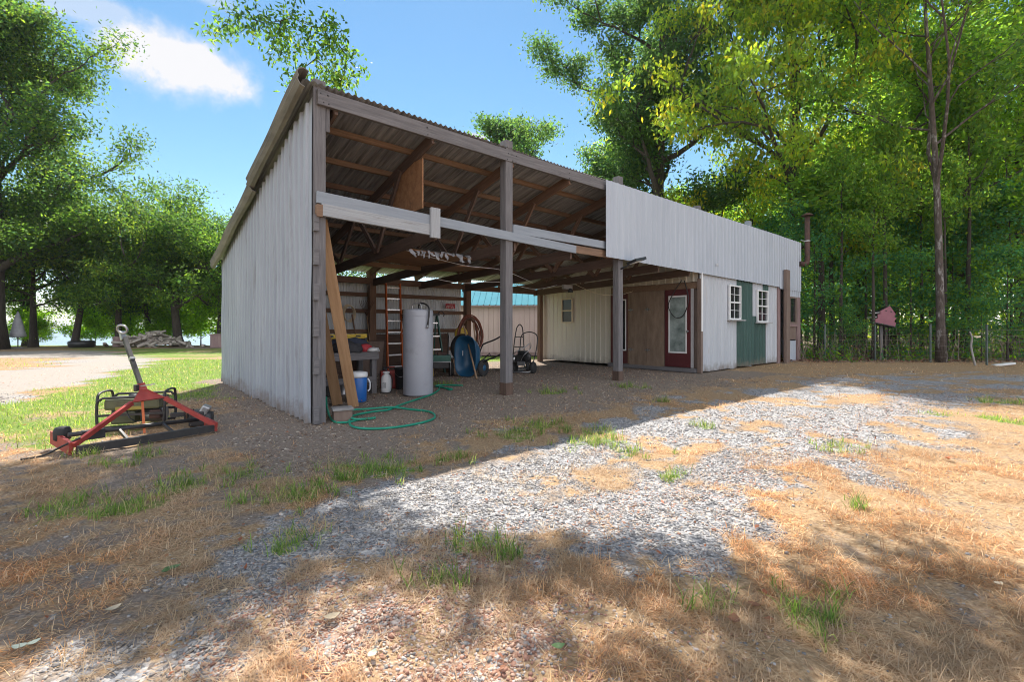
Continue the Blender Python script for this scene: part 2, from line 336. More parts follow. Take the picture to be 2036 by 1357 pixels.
# ------------------------------------------------------------------ ground
def polydist(x, y, pts):
    best = np.full(np.shape(x), 1e9)
    for (ax, ay), (bx, by) in zip(pts[:-1], pts[1:]):
        dx, dy = bx - ax, by - ay; t = np.clip(((x - ax) * dx + (y - ay) * dy) / (dx * dx + dy * dy), 0, 1)
        best = np.minimum(best, np.hypot(x - ax - t * dx, y - ay - t * dy))
    return best
def inpoly(x, y, pts):
    r = np.zeros(np.shape(x), bool); n = len(pts)
    for i in range(n):
        (ax, ay), (bx, by) = pts[i], pts[(i + 1) % n]
        c = ((ay > y) != (by > y)) & (x < (bx - ax) * (y - ay) / (by - ay + 1e-12) + ax); r ^= c
    return r
def gp(lst): return [(G(a, b).x, G(a, b).y) for a, b in lst]
T1 = gp([(250, 1357), (420, 1250), (700, 1080), (1000, 965), (1250, 880), (1500, 808), (1720, 765), (1950, 748)])
T2 = gp([(760, 1400), (900, 1280), (1060, 1110), (1250, 1000), (1480, 955), (1680, 860), (1820, 800), (2036, 772)])
DRIVE = gp([(-500, 704), (0, 702), (130, 697), (250, 702), (305, 716), (250, 738), (150, 765), (0, 804), (-500, 850)])
ISLE = gp([(-300, 712), (0, 710), (90, 711), (140, 716), (110, 728), (0, 738), (-300, 748)])
GREENS = [(540, 990, .2), (600, 985, .2), (690, 950, .22), (770, 935, .25), (1050, 868, .35), (1090, 850, .3), (1180, 862, .22), (1240, 900, .22), (1215, 880, .2), (1900, 826, .45), (1960, 832, .5), (2030, 840, .6), (1690, 890, .12),
          (1400, 850, .1), (900, 915, .15), (1320, 800, .12), (240, 920, .16), (170, 905, .12), (300, 905, .12), (580, 1090, .12), (860, 1160, .1), (940, 1090, .09), (1640, 1230, .14), (1420, 1200, .07), (1680, 900, .1), (1600, 1240, .08), (1100, 780, .3), (1250, 770, .3), (880, 765, .2), (1980, 800, .3), (1700, 1010, .08), (1330, 950, .08), (470, 950, .22), (380, 965, .2), (260, 1005, .2), (130, 1010, .22), (1000, 1110, .08), (720, 930, .2), (1160, 880, .15)]
GREENW = [(G(a, b).x, G(a, b).y, r) for a, b, r in GREENS]
def zones(x, y):
    x = np.asarray(x, float); y = np.asarray(y, float); lx, ly = W2L(x, y)
    n1 = fbm(x, y, 1.1, 1.); n2 = fbm(x, y, 3.2, 5.); n3 = fbm(x, y, .35, 8.)
    d1 = polydist(x, y, T1); d2 = polydist(x, y, T2)
    n4 = fbm(x, y, 1.6, 23., 4); n5 = fbm(x, y, 7.0, 41., 3)
    dmin = np.minimum(d1 / (.72 + .085 * np.clip(y - 1.5, 0, 8)), d2 / (.60 + .085 * np.clip(y - 1.5, 0, 8)))
    g = np.clip(1.22 - dmin + (n2 - .5) * 1.8 + (n1 - .5) * 1.4, 0, 1) * (y < 40)
    dv = inpoly(x + (n1 - .5) * 1.0, y + (n2 - .5) * .6, DRIVE) & ~inpoly(x + (n2 - .5), y + (n1 - .5) * 1.5, ISLE)
    lawn = sstep(.0, .8, -lx - .1 + (n1 - .5) * 1.5) * sstep(4.0, 5.4, y + (n1 - .5) * 1.5) + sstep(5.8, 7.5, ly) * (x < 12)
    lawn = np.clip(lawn, 0, 1)
    gr = lawn * np.clip(.74 + (n3 - .5) * 3.0 + (n1 - .5) * 1.6 + .75 * np.exp(-((ly - (4.5 + .2 * -lx)) / 2.6) ** 2), 0, 1)
    dry = np.clip(1.02 - g * .72 + (n4 - .5) * 3.0 + (n5 - .5) * 2.6 + .25 * sstep(2.5, 5, x - y * .35), 0, 1)
    g = g * (1 - .75 * np.clip(dry * 1.5 - .6, 0, 1))
    shedzone = sstep(1.5, .3, np.maximum(np.maximum(-lx + .25, lx - 10), np.maximum(-ly - .5, ly - 6)) + (n1 - .5) * 1.8)
    dry = dry * (1 - .8 * shedzone)
    dry = np.where((x > 1.0) & (y < 15) & (shedzone < .2), np.maximum(dry, .62 * (1 - g)), dry)
    leftlow = sstep(-.4, -1.6, x + (n1 - .5)) * sstep(6, 4.4, y) 
    dry = dry * (1 - .5 * leftlow * (n2 < .56))
    g = g * (1 - shedzone); 
    forest = sstep(.2, 1.4, y - (15.2 + (n1 - .5) * 1.2) ) * (x > 9) 
    dry = dry * (1 - .85 * forest); g = g * (1 - forest)
    for a, b, r in GREENW:
        gr = np.maximum(gr, np.clip(1.1 - 1.1 * np.hypot((x - a), (y - b) * 1.15) / r + (n2 - .5) * 2.6 + (n1 - .5) * 1.5, 0, .75 if r > .4 else .55))
    g = np.maximum(g, dv * 1.0); dry = np.where(dv, 0, dry); gr = np.where(dv, 0, gr)
    edge = inpoly(x + (n1 - .5) * 1.5, y - .45 + (n2 - .5) * .6, DRIVE) & ~dv
    dry = np.where(edge, 1, dry); gr = np.where(edge, gr * .3, gr)
    isle = inpoly(x, y, ISLE) & ~dv; dry = np.where(isle, .9, dry); gr = np.where(isle, .2, gr)
    red = np.clip(1.3 - np.hypot((x + .1) / .9, (y - 1.65) / .75) + (n2 - .5) * 1.2, 0, 1) + .12 * np.clip(1 - d2 / .5, 0, 1)
    return np.clip(g, 0, 1), np.clip(dry, 0, 1), np.clip(gr, 0, 1), np.clip(red, 0, 1)
def axis(lo_far, lo, hi, hi_far, step, grow=1.16):
    a = list(np.arange(lo, hi + step / 2, step)); s = step; v = a[-1]
    while v < hi_far: s *= grow; v += s; a.append(v)
    s = step; v = lo; b = []
    while v > lo_far: s *= grow; v -= s; b.append(v)
    return np.array(b[::-1] + a)
xs = axis(-4500, -6.5, 9, 4500, .09); ys = axis(-900, .6, 12, 4500, .09)
XX, YY = np.meshgrid(xs, ys); nx, ny = len(xs), len(ys)
VV = np.stack([XX.ravel(), YY.ravel(), ground_z(XX, YY).ravel()], 1)
ii = (np.arange(ny - 1)[:, None] * nx + np.arange(nx - 1)[None, :]).ravel()
QQ = np.stack([ii, ii + 1, ii + 1 + nx, ii + nx], 1)
zg, zd, zn, zr = zones(VV[:, 0], VV[:, 1])
GM = bpy.data.materials.new('ground_soil'); GM.use_nodes = True; nt = GM.node_tree; pb = nt.nodes['Principled BSDF']
at = N(nt, 'ShaderNodeAttribute', attribute_name='col'); sp = N(nt, 'ShaderNodeSeparateColor'); L(nt, at.outputs['Color'], sp.inputs[0])
geo = N(nt, 'ShaderNodeNewGeometry'); POS = geo.outputs['Position']
def gnoise(scale, detail=5, rough=.65, vec=None):
    n = N(nt, 'ShaderNodeTexNoise'); n.inputs['Scale'].default_value = scale; n.inputs['Detail'].default_value = detail; n.inputs['Roughness'].default_value = rough
    L(nt, vec or POS, n.inputs['Vector']); return n.outputs['Fac']
def ramp(f, *stops):
    r = N(nt, 'ShaderNodeValToRGB'); e = r.color_ramp.elements
    while len(e) < len(stops): e.new(.5)
    for el, (p, c) in zip(e, stops): el.position = p; el.color = (*c, 1)
    L(nt, f, r.inputs[0]); return r.outputs[0]
def mixc(f, a, b):
    m = N(nt, 'ShaderNodeMix', data_type='RGBA'); L(nt, f, m.inputs['Factor']); L(nt, a, m.inputs['A']); L(nt, b, m.inputs['B']); return m.outputs['Result']
fine = gnoise(38, 8, .75); mid = gnoise(7, 6); big = gnoise(1.3, 4)
def sharpen(v, nz, k=3.2):
    return math_n(nt, 'MULTIPLY_ADD' if False else 'MULTIPLY', math_n(nt, 'ADD', math_n(nt, 'SUBTRACT', v, .5), math_n(nt, 'ADD', math_n(nt, 'MULTIPLY', math_n(nt, 'SUBTRACT', nz, .5), 1.6), .5 / k)), k, True)
dirt = ramp(fine, (.3, (.125, .098, .078)), (.52, (.225, .178, .142)), (.72, (.40, .33, .27)))
dryc = ramp(fine, (.28, (.14, .085, .05)), (.5, (.33, .22, .125)), (.72, (.52, .39, .25)))
grc = ramp(fine, (.3, (.06, .105, .018)), (.5, (.14, .215, .04)), (.75, (.27, .31, .085)))
vor = N(nt, 'ShaderNodeTexVoronoi'); vor.inputs['Scale'].default_value = 62; L(nt, POS, vor.inputs['Vector'])
sepv = N(nt, 'ShaderNodeSeparateColor'); L(nt, vor.outputs['Color'], sepv.inputs[0])
gravc = ramp(sepv.outputs[0], (.0, (.10, .10, .108)), (.35, (.22, .22, .23)), (.7, (.34, .33, .33)), (1., (.48, .45, .42)))
pebc = ramp(sepv.outputs[1], (.0, (.20, .10, .07)), (.5, (.34, .19, .13)), (1., (.45, .33, .26)))
gravc = mixc(math_n(nt, 'GREATER_THAN', at.outputs['Alpha'], sepv.outputs[2]), gravc, pebc)
dat = N(nt, 'ShaderNodeAttribute', attribute_name='drive'); drvc = ramp(fine, (.3, (.23, .195, .165)), (.5, (.32, .28, .24)), (.72, (.42, .37, .325)))
gravc = mixc(math_n(nt, 'MULTIPLY', dat.outputs['Fac'], .85), gravc, drvc)
c = mixc(sharpen(sp.outputs[1], mid), dirt, dryc)
c = mixc(sharpen(sp.outputs[0], mid), c, gravc)
c = mixc(sharpen(sp.outputs[2], mid), c, grc)
L(nt, c, pb.inputs['Base Color']); pb.inputs['Roughness'].default_value = .95; pb.inputs['Specular IOR Level'].default_value = .15
bmp = N(nt, 'ShaderNodeBump'); bmp.inputs['Strength'].default_value = .55; bmp.inputs['Distance'].default_value = .03
bh = math_n(nt, 'ADD', fine, math_n(nt, 'MULTIPLY', vor.outputs['Distance'], -.6)); L(nt, bh, bmp.inputs['Height']); L(nt, bmp.outputs[0], pb.inputs['Normal'])
ground = quads_mesh('ground', VV, QQ, np.stack([zg, zd, zn], 1), GM, smooth=True)
ca = np.stack([zg, zd, zn, zr * .8], 1).astype(np.float32); ground.data.attributes['col'].data.foreach_set('color', ca.ravel())
drv = (inpoly(VV[:, 0], VV[:, 1], DRIVE) & ~inpoly(VV[:, 0], VV[:, 1], ISLE)).astype(np.float32)
da = ground.data.attributes.new('drive', 'FLOAT', 'POINT'); da.data.foreach_set('value', drv)
tag(ground, kind='structure')

# lake
LM = bpy.data.materials.new('lake_water'); LM.use_nodes = True; b_ = LM.node_tree.nodes['Principled BSDF']
b_.inputs['Base Color'].default_value = (.10, .14, .17, 1); b_.inputs['Roughness'].default_value = .22
n_ = N(LM.node_tree, 'ShaderNodeTexNoise'); n_.inputs['Scale'].default_value = .6; g_ = N(LM.node_tree, 'ShaderNodeNewGeometry'); L(LM.node_tree, g_.outputs['Position'], n_.inputs['Vector'])
bb = N(LM.node_tree, 'ShaderNodeBump'); bb.inputs['Strength'].default_value = .25; L(LM.node_tree, n_.outputs['Fac'], bb.inputs['Height']); L(LM.node_tree, bb.outputs[0], b_.inputs['Normal'])
lake = MB().add([(-4400, 40, -9), (900, 40, -9), (900, 4400, -9), (-4400, 4400, -9)], [(0, 1, 2, 3)]).build('lake', LM); tag(lake, kind='structure')

# ------------------------------------------------------------------ ground cover
def lut(cols): return np.array(cols, float)
def pick(rng, cols, n, jit=.18):
    c = lut(cols)[rng.integers(0, len(cols), n)]; return np.clip(c * (1 + rng.normal(0, jit, (n, 1))), .004, .9)
def scatter_view(rng, n, y0, y1, margin=.06, power=1.0):
    """points spread over the strip of ground the photograph looks at, uniform per square metre"""
    y = np.sqrt(rng.random(n) * (y1 ** 2 - y0 ** 2) + y0 ** 2); k = rng.uniform(-1.1 - margin, 1.1 + margin, n)
    return k * y, y
def blades(P, yaw, elev, ln, wd, bend, col):
    n = len(P); d0 = np.stack([np.cos(yaw) * np.cos(elev), np.sin(yaw) * np.cos(elev), np.sin(elev)], 1)
    e1 = elev - bend; d1 = np.stack([np.cos(yaw) * np.cos(e1), np.sin(yaw) * np.cos(e1), np.sin(e1)], 1)
    sd_ = np.stack([-np.sin(yaw), np.cos(yaw), np.zeros(n)], 1) * (wd / 2)[:, None]
    m = P + d0 * (ln * .5)[:, None]; t = m + d1 * (ln * .5)[:, None]
    V = np.stack([P - sd_, P + sd_, m - sd_ * .85, m + sd_ * .85, t - sd_ * .18, t + sd_ * .18], 1).reshape(-1, 3)
    o = np.arange(n) * 6; Q = np.concatenate([np.stack([o, o + 1, o + 3, o + 2], 1), np.stack([o + 2, o + 3, o + 5, o + 4], 1)])
    return V, Q, np.repeat(col, 6, 0)
def inside_shed(x, y, pad=0):
    lx, ly = W2L(x, y); return (lx > 9.3 - pad) & (lx < 16.8 + pad) & (ly > -.05 - pad) & (ly < 6)
rg = np.random.default_rng(11)
parts = []
for n, a, b, sc in ((105000, 1.25, 2.4, 1.0), (160000, 2.4, 4.5, 1.1), (130000, 4.5, 9, 1.5), (70000, 9, 16, 2.2)):
    x, y = scatter_view(rg, n, a, b); g, d, gr, rd = zones(x, y)
    clump = fbm(x, y, 5, 2., 3)
    keep = (rg.random(n) < np.clip(d * (clump - .33) * 3.0, .02, 1) * (1 - .5 * g) * (1 - .6 * gr)) & ~inside_shed(x, y)
    x, y, clump = x[keep], y[keep], clump[keep]; n = len(x)
    P = np.stack([x, y, ground_z(x, y) + rg.uniform(0, .012, n)], 1)
    up = rg.random(n) < .22
    el = np.where(up, rg.uniform(.35, 1.25, n), rg.uniform(-.03, .35, n))
    tone = (.62 + .75 * fbm(x, y, 1.4, 51., 3))[:, None]; gy = np.clip((fbm(x, y, .9, 61., 3) - .42) * 3.2, 0, .75)[:, None]
    parts.append(blades(P, rg.uniform(0, 6.283, n), el, rg.uniform(.02, .085, n) * (.75 + .25 * sc), rg.uniform(.0014, .003, n) * sc * 1.15, rg.uniform(-.1, .8, n),
        pick(rg, [(.50, .35, .19), (.42, .26, .12), (.36, .19, .08), (.56, .45, .30), (.26, .155, .085), (.46, .30, .145), (.38, .30, .19), (.22, .14, .085)], n) * tone * (1 - gy) + np.array([.33, .27, .19]) * tone * gy))
def join(parts):
    Vs, Qs, Cs = [], [], []; o = 0
    for V, Q, C in parts: Vs.append(V); Qs.append(Q + o); Cs.append(C); o += len(V)
    return np.concatenate(Vs), np.concatenate(Qs), np.concatenate(Cs)
tag(quads_mesh('dry_grass', *join(parts), BLADE), 'matted tan and orange dry grass over the yard', 'grass', kind='stuff')
parts = []
# green: turf on the left lawn, then tufts
for n, a, b, sc, thr in ((40000, 1.3, 4, 1., .3), (70000, 4, 9, 1.4, .2), (60000, 9, 17, 2.2, .15)):
    x, y = scatter_view(rg, n, a, b); g, d, gr, rd = zones(x, y); cl_ = fbm(x, y, 6, 12., 3)
    keep = (rg.random(n) < np.clip(gr * (cl_ - .2) * 2.6, 0, 1)) & (gr > thr) & ~inside_shed(x, y)
    x, y = x[keep], y[keep]; n = len(x)
    P = np.stack([x, y, ground_z(x, y)], 1)
    parts.append(blades(P, rg.uniform(0, 6.283, n), rg.uniform(.5, 1.4, n), rg.uniform(.035, .10, n) * (.85 + .15 * sc), rg.uniform(.003, .005, n) * sc, rg.uniform(0, .9, n),
        pick(rg, [(.12, .21, .035), (.16, .25, .045), (.09, .17, .03), (.23, .28, .06), (.32, .29, .12)], n)))
for a, b, r in GREENW:
    if r > .4: continue
    for _ in range(int(4 + r * 48)):
        cx, cy = a + rg.normal(0, r * .8), b + rg.normal(0, r * .7); n = int(rg.integers(5, 20))
        x = cx + rg.normal(0, .02, n); y = cy + rg.normal(0, .02, n); P = np.stack([x, y, ground_z(x, y)], 1)
        parts.append(blades(P, rg.uniform(0, 6.283, n), rg.uniform(.7, 1.45, n), rg.uniform(.05, .14, n), rg.uniform(.0028, .005, n) * (1 + .06 * b), rg.uniform(.1, 1.0, n),
            pick(rg, [(.09, .17, .03), (.13, .21, .045), (.07, .13, .03), (.19, .23, .07), (.30, .27, .13)], n)))
tag(quads_mesh('green_grass', *join(parts), BLADE), 'green grass of the lawn and tufts in the gravel', 'grass', kind='stuff')
# crushed stone
def stones(x, y, s, col, flat, rng):
    n = len(x); base = np.array([(a, b, c) for a in (-1, 1) for b in (-1, 1) for c in (-1, 1)], float)
    V = base[None] * rng.uniform(.55, 1.0, (n, 8, 3)) * np.stack([s * rng.uniform(.7, 1.3, n), s * rng.uniform(.5, 1, n), s * flat * rng.uniform(.6, 1.2, n)], 1)[:, None, :] * .5
    yw = rng.uniform(0, 6.283, n); tl = rng.normal(0, .28, n); t2 = rng.normal(0, .28, n)
    cx, sx_ = np.cos(tl)[:, None], np.sin(tl)[:, None]; Y = V[..., 1] * cx - V[..., 2] * sx_; Z = V[..., 1] * sx_ + V[..., 2] * cx
    c2, s2 = np.cos(t2)[:, None], np.sin(t2)[:, None]; X = V[..., 0] * c2 + Z * s2; Z = -V[..., 0] * s2 + Z * c2
    cw, sw = np.cos(yw)[:, None], np.sin(yw)[:, None]; X, Y = X * cw - Y * sw, X * sw + Y * cw
    V = np.stack([X + x[:, None], Y + y[:, None], Z + (ground_z(x, y) + s * flat * .12)[:, None]], 2).reshape(-1, 3)
    f = np.array([(0, 1, 3, 2), (4, 6, 7, 5), (0, 4, 5, 1), (2, 3, 7, 6), (0, 2, 6, 4), (1, 5, 7, 3)]); Q = (np.arange(n)[:, None, None] * 8 + f[None]).reshape(-1, 4)
    return V, Q, np.repeat(col, 8, 0)
parts = []
for n, a, b, s0, s1 in ((62000, 1.25, 2.4, .007, .018), (105000, 2.4, 4.5, .008, .019), (90000, 4.5, 8.5, .011, .024)):
    x, y = scatter_view(rg, n, a, b); g, d, gr, rd = zones(x, y)
    keep = (rg.random(n) < np.clip(g * 1.5 - .3, .02, .8) * np.clip(.25 + 1.6 * (fbm(x, y, 9., 71., 2) - .25), .15, 1) * (y < 8.5 - rg.random(n) * 2) * (1 - .7 * gr) + .35 * np.clip(rd, 0, 1)) & ~inside_shed(x, y); x, y, rd = x[keep], y[keep], rd[keep]; n = len(x)
    cg = pick(rg, [(.19, .18, .175), (.24, .232, .228), (.285, .272, .262), (.345, .325, .305), (.215, .208, .207), (.28, .25, .22), (.16, .15, .145)], n, .15)
    cr_ = pick(rg, [(.34, .19, .135), (.40, .26, .19), (.27, .145, .105), (.46, .36, .29), (.36, .30, .27)], n, .15)
    col = np.where((rg.random(n) < np.clip(rd * 1.5 + .06, 0, .85))[:, None], cr_, cg)
    parts.append(stones(x, y, rg.uniform(s0, s1, n) * rg.choice([.7, 1, 1, 1.2, 1.7], n, p=[.3, .28, .22, .14, .06]), col, .5, rg))
tag(quads_mesh('gravel', *join(parts), STONE), 'grey crushed stone with reddish pebbles in worn tracks', 'gravel', kind='stuff')
n = 26000; lx_ = rg.uniform(-1.0, 9.4, n); ly_ = rg.uniform(-1.8, 5.0, n); x = P0.x + lx_ * UX - ly_ * UY; y = P0.y + lx_ * UY + ly_ * UX
kp = (rg.random(n) < .35 + .65 * (fbm(x, y, 2.2, 6.) > .5)); x, y = x[kp], y[kp]; n = len(x)
tag(quads_mesh('wood_chips', *stones(x, y, rg.uniform(.012, .035, n), pick(rg, [(.20, .15, .12), (.30, .24, .19), (.14, .10, .08), (.40, .34, .28), (.24, .17, .13)], n), .3, rg), STONE), 'brown chips and grit over the dirt floor of the shed', 'wood chips', kind='stuff')
# leaf litter and twigs
def leafcards(P, nrm_rand, ln, wd, col, rng, droop=None, axis=None):
    n = len(P); a = rng.normal(0, 1, (n, 3)) if axis is None else axis; a /= np.linalg.norm(a, axis=1)[:, None] + 1e-9
    nr = rng.normal(0, 1, (n, 3)) * nrm_rand + (0 if droop is None else droop); s = np.cross(a, nr); s /= np.linalg.norm(s, axis=1)[:, None] + 1e-9
    up = np.cross(s, a)
    l = ln[:, None]; w = wd[:, None] * .5; fold = up * w * .35
    V = np.stack([P, P + a * l * .45 + s * w + fold, P + a * l, P + a * l * .45 - s * w + fold], 1).reshape(-1, 3)
    Q = np.arange(n * 4).reshape(-1, 4); return V, Q, np.repeat(col, 4, 0)
n = 4600; x, y = scatter_view(rg, n, 1.3, 14); n_keep = (rg.random(n) < .35 + .65 * (fbm(x, y, .8, 3.) > .52)) & ~inside_shed(x, y); x, y = x[n_keep], y[n_keep]; n = len(x)
P = np.stack([x, y, ground_z(x, y) + rg.uniform(.006, .03, n)], 1)
ax = np.stack([rg.normal(0, 1, n), rg.normal(0, 1, n), rg.normal(0, .25, n)], 1)
lc = leafcards(P, .35, rg.uniform(.02, .06, n), rg.uniform(.009, .024, n), pick(rg, [(.20, .10, .055), (.13, .075, .045), (.26, .15, .08), (.38, .26, .16), (.25, .10, .05), (.42, .36, .25)], n), rg, np.array([0, 0, 1.]), ax)
tag(quads_mesh('leaf_litter', *lc, BLADE), 'small dry brown leaves strewn over the yard', 'leaf litter', kind='stuff')
# ------------------------------------------------------------------ the open-fronted pole shed (local x along the front, y to the rear)
SL, SD = 16.64, 5.7
shed = empty('pole_shed', P0, SHED_RZ, 'long white metal pole shed with open left bays and a red glazed door', 'shed')
def zroof(y): return 4.10 - .243 * y
def corr(name, mat, a0, a1, zb, zt, place, kind='rib', pitch=.2, amp=.02, parent=shed, rows=1, wob=0.0):
    A, D = [], []
    a = math.floor(a0 / pitch) * pitch
    prof = [(0, 0), (.60, 0), (.68, 1), (.88, 1), (.96, 0)] if kind == 'rib' else [(i / 8, .5 + .5 * math.sin(2 * math.pi * i / 8)) for i in range(8)]
    while a < a1 + pitch:
        for t, d in prof:
            q = a + t * pitch
            if a0 <= q <= a1: A.append(q); D.append(d * amp)
        a += pitch
    if A[0] > a0 + 1e-4: A.insert(0, a0); D.insert(0, D[0])
    if A[-1] < a1 - 1e-4: A.append(a1); D.append(D[-1])
    f = lambda z, q: z(q) if callable(z) else z
    V = []
    for r in range(rows + 1):
        for q, d in zip(A, D):
            lo, hi = f(zb, q), f(zt, q); z = lo + (hi - lo) * r / rows
            V.append(place(q, d + wob * (vnoise(q, z, 1.3, 2.) - .5), z))
    n = len(A); F = [(r * n + i, r * n + i + 1, (r + 1) * n + i + 1, (r + 1) * n + i) for r in range(rows) for i in range(n - 1)]
    m = MB().add(V, F); return m.build(name, mat, parent, fix=False)
# left end wall, rear wall, cladding
corr('end_wall', OLDMETAL, 0.0, SD, lambda y: .0 + .03 * float(vnoise(y, 0, 5.)), lambda y: zroof(y) - .10, lambda y, d, z: (-.075 - d, y, z), pitch=.205, amp=.03, rows=8, wob=.03)
corr('rear_wall', GALV, .02, 6.12, .0, 2.33, lambda x, d, z: (x, SD + .06 + d, z), kind='sine', pitch=.076, amp=.02)
corr('rear_wall', GALV, 9.5, SL, .05, 2.66, lambda x, d, z: (x, SD + .06 + d, z), pitch=.2)
corr('end_wall', WHITEMETAL, 0.0, SD, .05, lambda y: zroof(y) - .12, lambda y, d, z: (SL + .02 + d, y, z), pitch=.2)
corr('fascia_panel', WHITEMETAL, 5.50, 14.62, lambda x: 2.585 - .011 * (x - 5.92), lambda x: 4.12 + .006 * (x - 5.92), lambda x, d, z: (x, -.115 - d, z), pitch=.205, amp=.016, rows=3, wob=.012)
corr('fascia_panel', WHITEMETAL, 14.63, SL, 2.44, 4.17, lambda x, d, z: (x, -.11 - d, z), pitch=.205, amp=.02)
corr('fascia_panel', WHITEMETAL, 15.2, SL, 2.23, 2.46, lambda x, d, z: (x, -.085 - d, z), pitch=.205, amp=.02)
# front wall of the closed room
gzl = lambda lx, ly: gz(L2W(lx, ly).x, L2W(lx, ly).y)
wall_y = -.03
corr('front_wall', DIRTYWHITE, 9.46, 11.56, lambda x: .0 + .05 * float(vnoise(x, 1, 3.)), 2.62, lambda x, d, z: (x, wall_y - d, z), pitch=.2, amp=.018)
corr('front_wall', GREENMETAL, 11.57, 12.69, lambda x: .03 + .04 * float(vnoise(x, 1, 3.)), 2.6, lambda x, d, z: (x, wall_y - d, z), pitch=.2, amp=.018)
corr('front_wall', DIRTYWHITE, 12.70, 13.68, 1.52, 2.6, lambda x, d, z: (x, wall_y - d, z), pitch=.2, amp=.018)
corr('front_wall', GREENMETAL, 12.70, 13.68, .05, 1.515, lambda x, d, z: (x, wall_y + .004 - d, z), pitch=.2, amp=.018)
corr('front_wall', DIRTYWHITE, 13.69, 14.55, .05, 2.6, lambda x, d, z: (x, wall_y - d, z), pitch=.2, amp=.018)
corr('front_wall', GREENMETAL, 13.45, 13.9, 2.1, 2.6, lambda x, d, z: (x, wall_y - .004 - d, z), pitch=.2, amp=.018)
corr('front_wall', WHITEMETAL, 15.25, 16.22, -.02, .72, lambda x, d, z: (x, -.07 - d, z), pitch=.2, amp=.018)
# west wall of the room, the doors sit in it
corr('side_wall', CREAMMETAL, 2.73, SD, .08, lambda y: zroof(y) - .16, lambda y, d, z: (9.47 - d, y, z), pitch=.2, amp=.018)
corr('side_wall', CREAMMETAL, .02, 2.725, 2.36, lambda y: zroof(y) - .16, lambda y, d, z: (9.47 - d, y, z), pitch=.2, amp=.026)
MB().box((9.57, 2.85, 1.6), (.12, 5.6, 3.0)).build('inner_wall', BROWNPANEL, shed)
MB().box((12.0, .07, 1.5), (5.0, .10, 2.9)).build('inner_wall', BROWNPANEL, shed)
# corner trims
MB().box((9.435, -.055, 1.22), (.10, .10, 2.4), b=.004).build('corner_post', BROWNPANEL, shed)
MB().box((9.415, -.115, 1.83), (.05, .03, 1.50), b=.003).add([], []).build('corner_trim', WHITEPAINT, shed)
# roof: two runs of sheets, the front one lapping the rear one, and its bent left edges
def roof_sheet(y0, y1, dz, x0, x1):
    return corr('roof_sheet', ROOFTIN, x0, x1, y0, y1, lambda x, d, y: (x, y, zroof(y) + dz + d + .012 * math.sin(x * .9 + 1)), kind='sine', pitch=.085, amp=.026, rows=2)
roof_sheet(-.06, 2.42, .016, -.20, SL + .12)
roof_sheet(2.30, 6.0, -.005, -.17, SL + .12)
def rake(y0, y1, dz, x):
    prof = [(.02, .0), (-.03, .02), (-.08, .0), (-.105, -.035), (-.085, -.075), (-.10, -.12), (-.065, -.17), (-.02, -.185)]
    V, F = [], []; ns = 14
    for i in range(ns + 1):
        y = y0 + (y1 - y0) * i / ns
        for a, b in prof: V.append((x + a + .006 * math.sin(y * 3.1 + a * 20), y, zroof(y) + dz + b + .008 * math.sin(y * 2.3)))
    n = len(prof)
    for i in range(ns):
        for k in range(n - 1): F.append((i * n + k, i * n + k + 1, (i + 1) * n + k + 1, (i + 1) * n + k))
    o = MB().add(V, F).build('rake_edge', RAKETIN, shed, fix=False)
    md = o.modifiers.new('s', 'SOLIDIFY'); md.thickness = .012; return o
rake(-.17, 2.42, .06, -.18); rake(2.34, 6.0, -.005, -.15)
# posts
def post(lx, ly, z1, w=.14, d=.14, mat=GREYWOOD, z0=-.15, sleeve=0):
    o = beam('post', (lx, ly, z0), (lx, ly, z1), w, d, mat, shed, up=(0, 1, 0), b=.008)
    if sleeve:
        s = MB().box((0, 0, 0), (.32, w + .014, d + .014), b=.004).build('post_sleeve', DARKWOOD, o); s.location = (.15 + gzl(lx, ly) + .04, 0, 0)
    return o
post(.02, .07, 4.23, .15, .15); post(.125, .06, 4.19, .045, .11, z0=3.62); 
post(3.05, .03, 4.27, .15, .15, sleeve=1); post(6.10, .03, 4.32, .15, .15, sleeve=1)
post(9.62, .12, 4.33); post(12.75, .12, 4.40, .17, .14, PALEBOARD); post(16.5, .12, 4.2)
post(.08, 5.55, 2.62, mat=BROWNWOOD); post(3.2, 5.55, 2.62, .17, .17, BROWNWOOD); post(6.2, 5.55, 2.62, .17, .17, BROWNWOOD); post(9.3, 5.6, 2.62, mat=BROWNWOOD)
MB().box((4.4, 5.59, .5), (2.3, .02, 1.0)).build('backing_board', DARKWOOD, shed); MB().box((1.7, 5.59, .45), (2.7, .02, .9)).build('backing_board', DARKWOOD, shed)
# packing blocks nailed between wall edge and post
for z in (.12, .72, 1.18, 1.62, 2.05, 2.46):
    MB().box((-.03, -.01, z), (.06, .09, .20), b=.004).build('packing_block', GREYWOOD, shed)
MB().box((-.035, .05, 2.05), (.03, .05, 4.0)).build('end_stud', DARKWOOD, shed)
# front timbers
beam('header_beam', (-.02, -.03, 4.0), (6.0, -.03, 4.025), .06, .185, GREYWOOD, shed)
beam('header_beam', (6.0, -.03, 4.03), (SL, -.03, 4.08), .06, .17, GREYWOOD, shed)
beam('front_rail', (-.03, -.045, 2.775), (4.66, -.07, 2.64), .04, .142, PALEBOARD, shed)
beam('front_rail', (.02, -.05, 2.628), (1.56, -.055, 2.585), .055, .15, WORNBOARD, shed)
beam('front_rail', (3.12, -.055, 2.82), (5.6, -.05, 2.83), .035, .145, PALEBOARD, shed)
beam('front_rail', (4.6, -.02, 2.66), (6.1, -.02, 2.66), .04, .14, TANWOOD, shed)
beam('rail_cleat', (1.60, -.10, 2.47), (1.60, -.10, 2.90), .05, .15, WORNBOARD, shed, up=(1, 0, 0))
MB().box((-.0, -.04, 2.61), (.07, .08, .15), b=.006).build('packing_block', TANWOOD, shed)
